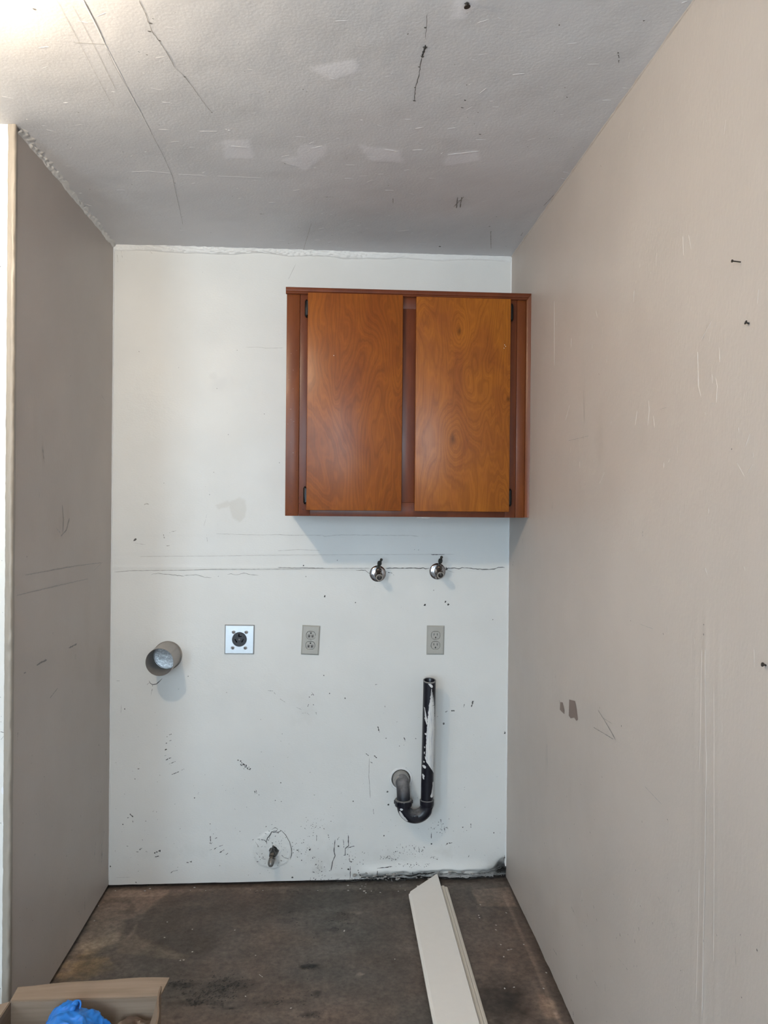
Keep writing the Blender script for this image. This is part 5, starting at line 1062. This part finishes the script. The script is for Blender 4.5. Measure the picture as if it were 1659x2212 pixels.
def panel(name, q0, q1, q2, q3, mat, nu=10, wob=.002, seed=1, t=th):
    """a card sheet q0 q1 (hinge) q2 q3 (free edge), bent a little, with real thickness"""
    q0, q1, q2, q3 = map(Vector, (q0, q1, q2, q3)); nrm = (q1 - q0).cross(q3 - q0).normalized(); r = random.Random(seed); bm = bmesh.new(); lay = []
    ph = [r.uniform(0, 6) for _ in range(4)]
    for k in (0, 1):
        g = []
        for i in range(nu + 1):
            row = []
            for j in range(5):
                a, b = i / nu, j / 4; p = q0.lerp(q1, a).lerp(q3.lerp(q2, a), b)
                wv = wob * b * (math.sin(a * 5 + ph[0]) + .5 * math.sin(a * 11 + ph[1])); e = (r.uniform(-1, 1) * wob * .35 if j == 4 and k == 0 else 0)
                row.append(bm.verts.new(p + nrm * (wv + (k - .5) * t) + (q3 - q0).normalized() * e))
            g.append(row)
        lay.append(g)
    for k, g in enumerate(lay):
        for i in range(nu):
            for j in range(4): bm.faces.new((g[i][j], g[i + 1][j], g[i + 1][j + 1], g[i][j + 1]))
    a, b = lay
    for i in range(nu): bm.faces.new((a[i][0], a[i + 1][0], b[i + 1][0], b[i][0])); bm.faces.new((a[i][4], a[i + 1][4], b[i + 1][4], b[i][4]))
    for j in range(4): bm.faces.new((a[0][j], a[0][j + 1], b[0][j + 1], b[0][j])); bm.faces.new((a[nu][j], a[nu][j + 1], b[nu][j + 1], b[nu][j]))
    return fin(name, bm, mat, crt, boxo, 30)
panel('box_bottom', (BX0, BY0, .003), (BX1, BY0, .003), (BX1, BY1, .003), (BX0, BY1, .003), M_card, wob=0)
panel('back_panel', (BX0, BY1, .002), (BX1, BY1, .002), (BX1, BY1, BZ), (BX0, BY1, BZ), M_cardin, wob=.0006, seed=2)
panel('front_panel', (BX0, BY0, .002), (BX1, BY0, .002), (BX1, BY0, BZ), (BX0, BY0, BZ), M_card, wob=.0006, seed=3)
panel('side_panel', (BX0, BY0, .002), (BX0, BY1, .002), (BX0, BY1, BZ), (BX0, BY0, BZ), M_cardin, wob=.0006, seed=4)
panel('side_panel', (BX1, BY0, .002), (BX1, BY1, .002), (BX1, BY1, BZ), (BX1, BY0, BZ), M_card, wob=.0006, seed=5)
panel('back_flap', (BX0, BY1, BZ), (BX1, BY1, BZ), (BX1 + .012, BY1 + .050, BZ + .016), (BX0 - .004, BY1 + .054, BZ + .004), M_cardp, wob=.003, seed=6)
panel('side_flap', (BX1, BY1 - .004, BZ), (BX1, BY0, BZ), (BX1 + .040, BY0 + .01, BZ + .070), (BX1 + .006, BY1 - .004, BZ + .028), M_card, wob=.004, seed=8)
panel('side_flap', (BX0, BY0, BZ), (BX0, BY1 - .004, BZ), (BX0 - .075, BY1 - .012, BZ - .018), (BX0 - .080, BY0 + .01, BZ - .020), M_cardin, wob=.003, seed=9)
panel('front_flap', (BX1, BY0, BZ), (BX0, BY0, BZ), (BX0, BY0 - .07, BZ - .055), (BX1, BY0 - .07, BZ - .06), M_card, wob=.003, seed=10)

def crumple(bm, amp, sc, seed):
    from mathutils import noise as mn
    o = Vector((seed * 3.1, seed * 1.7, seed * .9))
    for v in bm.verts:
        n_ = v.normal.copy(); p = v.co * sc + o
        rdg = (1 - abs(mn.noise(p))) ** 3 * 1.0 + .5 * (1 - abs(mn.noise(p * 2.1))) ** 3
        v.co += n_ * amp * (rdg - .75)
# blue nitrile glove: palm, rolled cuff and five limp fingers grown into one skin
gl = Vector((.236, -1.178, .218))
glove = thing('rubber_glove', (gl.x, gl.y, gl.z - .03), 'crumpled bright blue rubber glove lying in the cardboard box', 'glove')
bm = bmesh.new(); seg = 30
def loft(rows):
    rings = []
    for c, ax_, rx, rz in rows:
        u, w, d = frame_of(ax_); c = Vector(c); rings.append([bm.verts.new(c + u * rx * math.cos(2 * PI * i / seg) + w * rz * math.sin(2 * PI * i / seg)) for i in range(seg)])
    for P, Q_ in zip(rings, rings[1:]):
        for i in range(seg): j = (i + 1) % seg; bm.faces.new((P[i], P[j], Q_[j], Q_[i]))
    bm.faces.new(rings[0]); bm.faces.new(rings[-1])
c = gl
loft([(c + Vector((-.062, -.05, -.012)), (1, .3, .1), .030, .014), (c + Vector((-.040, -.035, .008)), (1, .3, .15), .052, .024), (c + Vector((-.010, -.012, .020)), (1, .3, .1), .058, .030), (c + Vector((.022, .006, .022)), (1, .25, 0), .056, .028), (c + Vector((.052, .018, .012)), (1, .2, -.25), .046, .024), (c + Vector((.078, .022, -.008)), (1, .1, -.4), .036, .018)])
loft([(c + Vector((-.050, .030, .000)), (.7, .3, .6), .020, .016), (c + Vector((-.036, .040, .022)), (.7, .2, .6), .030, .020), (c + Vector((-.014, .042, .040)), (1, 0, .3), .026, .016), (c + Vector((.004, .036, .046)), (1, 0, 0), .016, .010)])
for pts, r0 in (([(.05, .03, .0), (.072, .030, -.012), (.078, .012, -.03), (.076, -.012, -.046)], .015), ([(.05, -.01, .0), (.078, -.034, -.012), (.082, -.064, -.030), (.078, -.088, -.046)], .015), ([(-.05, -.035, -.004), (-.075, -.050, .0), (-.098, -.052, .006), (-.112, -.044, .010)], .013), ([(-.035, -.05, -.01), (-.040, -.082, -.016), (-.032, -.112, -.03), (-.03, -.135, -.046)], .015), ([(.010, -.04, .004), (.026, -.075, -.006), (.024, -.108, -.026), (.018, -.132, -.044)], .015)):
    loft([(c + Vector(p), Vector(pts[min(i + 1, 3)]) - Vector(pts[max(i - 1, 0)]), r0 * (1.35, 1.1, 1., .72)[i], r0 * (.7, .55, .5, .4)[i]) for i, p in enumerate(pts)])
me = bpy.data.meshes.new('glove_skin'); bmesh.ops.recalc_face_normals(bm, faces=bm.faces[:]); bm.to_mesh(me); bm.free()
go = bpy.data.objects.new('glove_tmp', me); COL.objects.link(go)
rm = go.modifiers.new('r', 'REMESH'); rm.mode = 'VOXEL'; rm.voxel_size = .0024
dg = bpy.context.evaluated_depsgraph_get(); me2 = bpy.data.meshes.new_from_object(go.evaluated_get(dg)); bpy.data.objects.remove(go); 
bm = bmesh.new(); bm.from_mesh(me2); bm.normal_update(); crumple(bm, .011, 19., 2.2)
for _ in range(1): bmesh.ops.smooth_vert(bm, verts=bm.verts[:], factor=.35, use_axis_x=True, use_axis_y=True, use_axis_z=True)
bm.normal_update()
from mathutils import noise as _mn
for v in bm.verts: v.co += v.normal * .0022 * (1 - abs(_mn.noise(v.co * 60))) ** 4
n_ = NT('blue_nitrile'); _f = n_.noise(n_.coord(), 70., 3.)
M_glove = n_.set(color=n_.mix(_f, (.010, .13, .50), (.02, .22, .68)), rough=.42, spec=.45, normal=n_.bump(n_.noise(n_.coord(), 420., 2.), .15, .0005))
gsk = fin('glove_skin', bm, M_glove, glove, tuple(glove.location), 80)
bm = bmesh.new(); th_ = np.linspace(-.5, PI * 1.25, 22); cc = c + Vector((.006, .040, .050))
tube(bm, [cc + Vector((.010 * math.cos(t), .004 * math.sin(2 * t), .011 * math.sin(t))) for t in th_], [.0022] * 22, 10); fin('cuff_roll', bm, M_glove, gsk, tuple(glove.location))
# crumpled brown paper under and beside the glove
n_ = NT('brown_packing_paper'); _f = n_.noise(n_.coord(), 35., 4.)
M_paper = n_.set(color=n_.mix(_f, (.055, .034, .024), (.17, .115, .085)), rough=.36, spec=.5)
n2 = NT('grey_packing_paper'); _f = n2.noise(n2.coord(), 25., 4.); M_paper2 = n2.set(color=n2.mix(_f, (.12, .09, .07), (.22, .17, .14)), rough=.6)
for nm, ctr, rad, amp, sd, lab, mt in (('packing_paper', (.374, -1.150, .182), (.043, .055, .040), .018, 5., 'shiny crumpled brown packing paper beside the blue glove', M_paper), ('packing_paper', (.240, -1.245, .078), (.150, .125, .066), .014, 8., 'dull crumpled packing paper underneath the blue glove', M_paper2)):
    bm = bmesh.new(); bmesh.ops.create_icosphere(bm, subdivisions=5, radius=1.)
    for v in bm.verts: v.co = Vector((v.co.x * rad[0], v.co.y * rad[1], v.co.z * rad[2]))
    bm.normal_update(); crumple(bm, amp, 17., sd)
    for v in bm.verts:
        v.co += Vector(ctr); v.co.z = max(v.co.z, .008); v.co.x = min(max(v.co.x, BX0 + .006), BX1 - .006); v.co.y = min(max(v.co.y, BY0 + .006), BY1 - .006)
    o = fin(nm, bm, mt, None, (ctr[0], ctr[1], .006), 12, loc=(ctr[0], ctr[1], .006)); tag(o, lab, 'paper', 'packing paper in the box')

# ------------------------------------------------------------------ nails left in the wall and ceiling
M_nail = plain_mat('dark_steel_nail', (.06, .055, .05), .4, .8)
def nail(p, n_dir, ln, r, label, name='nail'):
    t = thing(name, tuple(p), label, 'nail'); bm = bmesh.new()
    lathe(bm, [(0, -.004), (r, -.004), (r, ln), (0, ln)], (0, 0, 0), n_dir, 12); sh = fin('shank', bm, M_nail, t)
    bm = bmesh.new(); lathe(bm, [(0, ln - .0008), (r * 2.3, ln - .0008), (r * 2.3, ln + .0006), (0, ln + .001)], (0, 0, 0), n_dir, 14); fin('head', bm, M_nail, t)
y, z = rw(1599, 566); nail((W - Rr.at(y, z), y, z), (-1, -.1, .05), .016, .0011, 'thin dark nail sticking out high on the right wall')
y, z = rw(1619, 699); nail((W - Rr.at(y, z), y, z), (-1, .1, .35), .006, .0015, 'short stubby nail below the thin one on the right wall')
y, z = rw(1657, 1437); nail((W - Rr.at(y, z), y, z), (-1, 0, .2), .006, .0015, 'nail stub halfway down the right wall')
x, y = ce(1008, 8); nail((x, y, H - Ce.at(x, y)), (.2, 0, -1), .006, .0028, 'dark screw set in a pale ceiling patch', 'ceiling_screw')
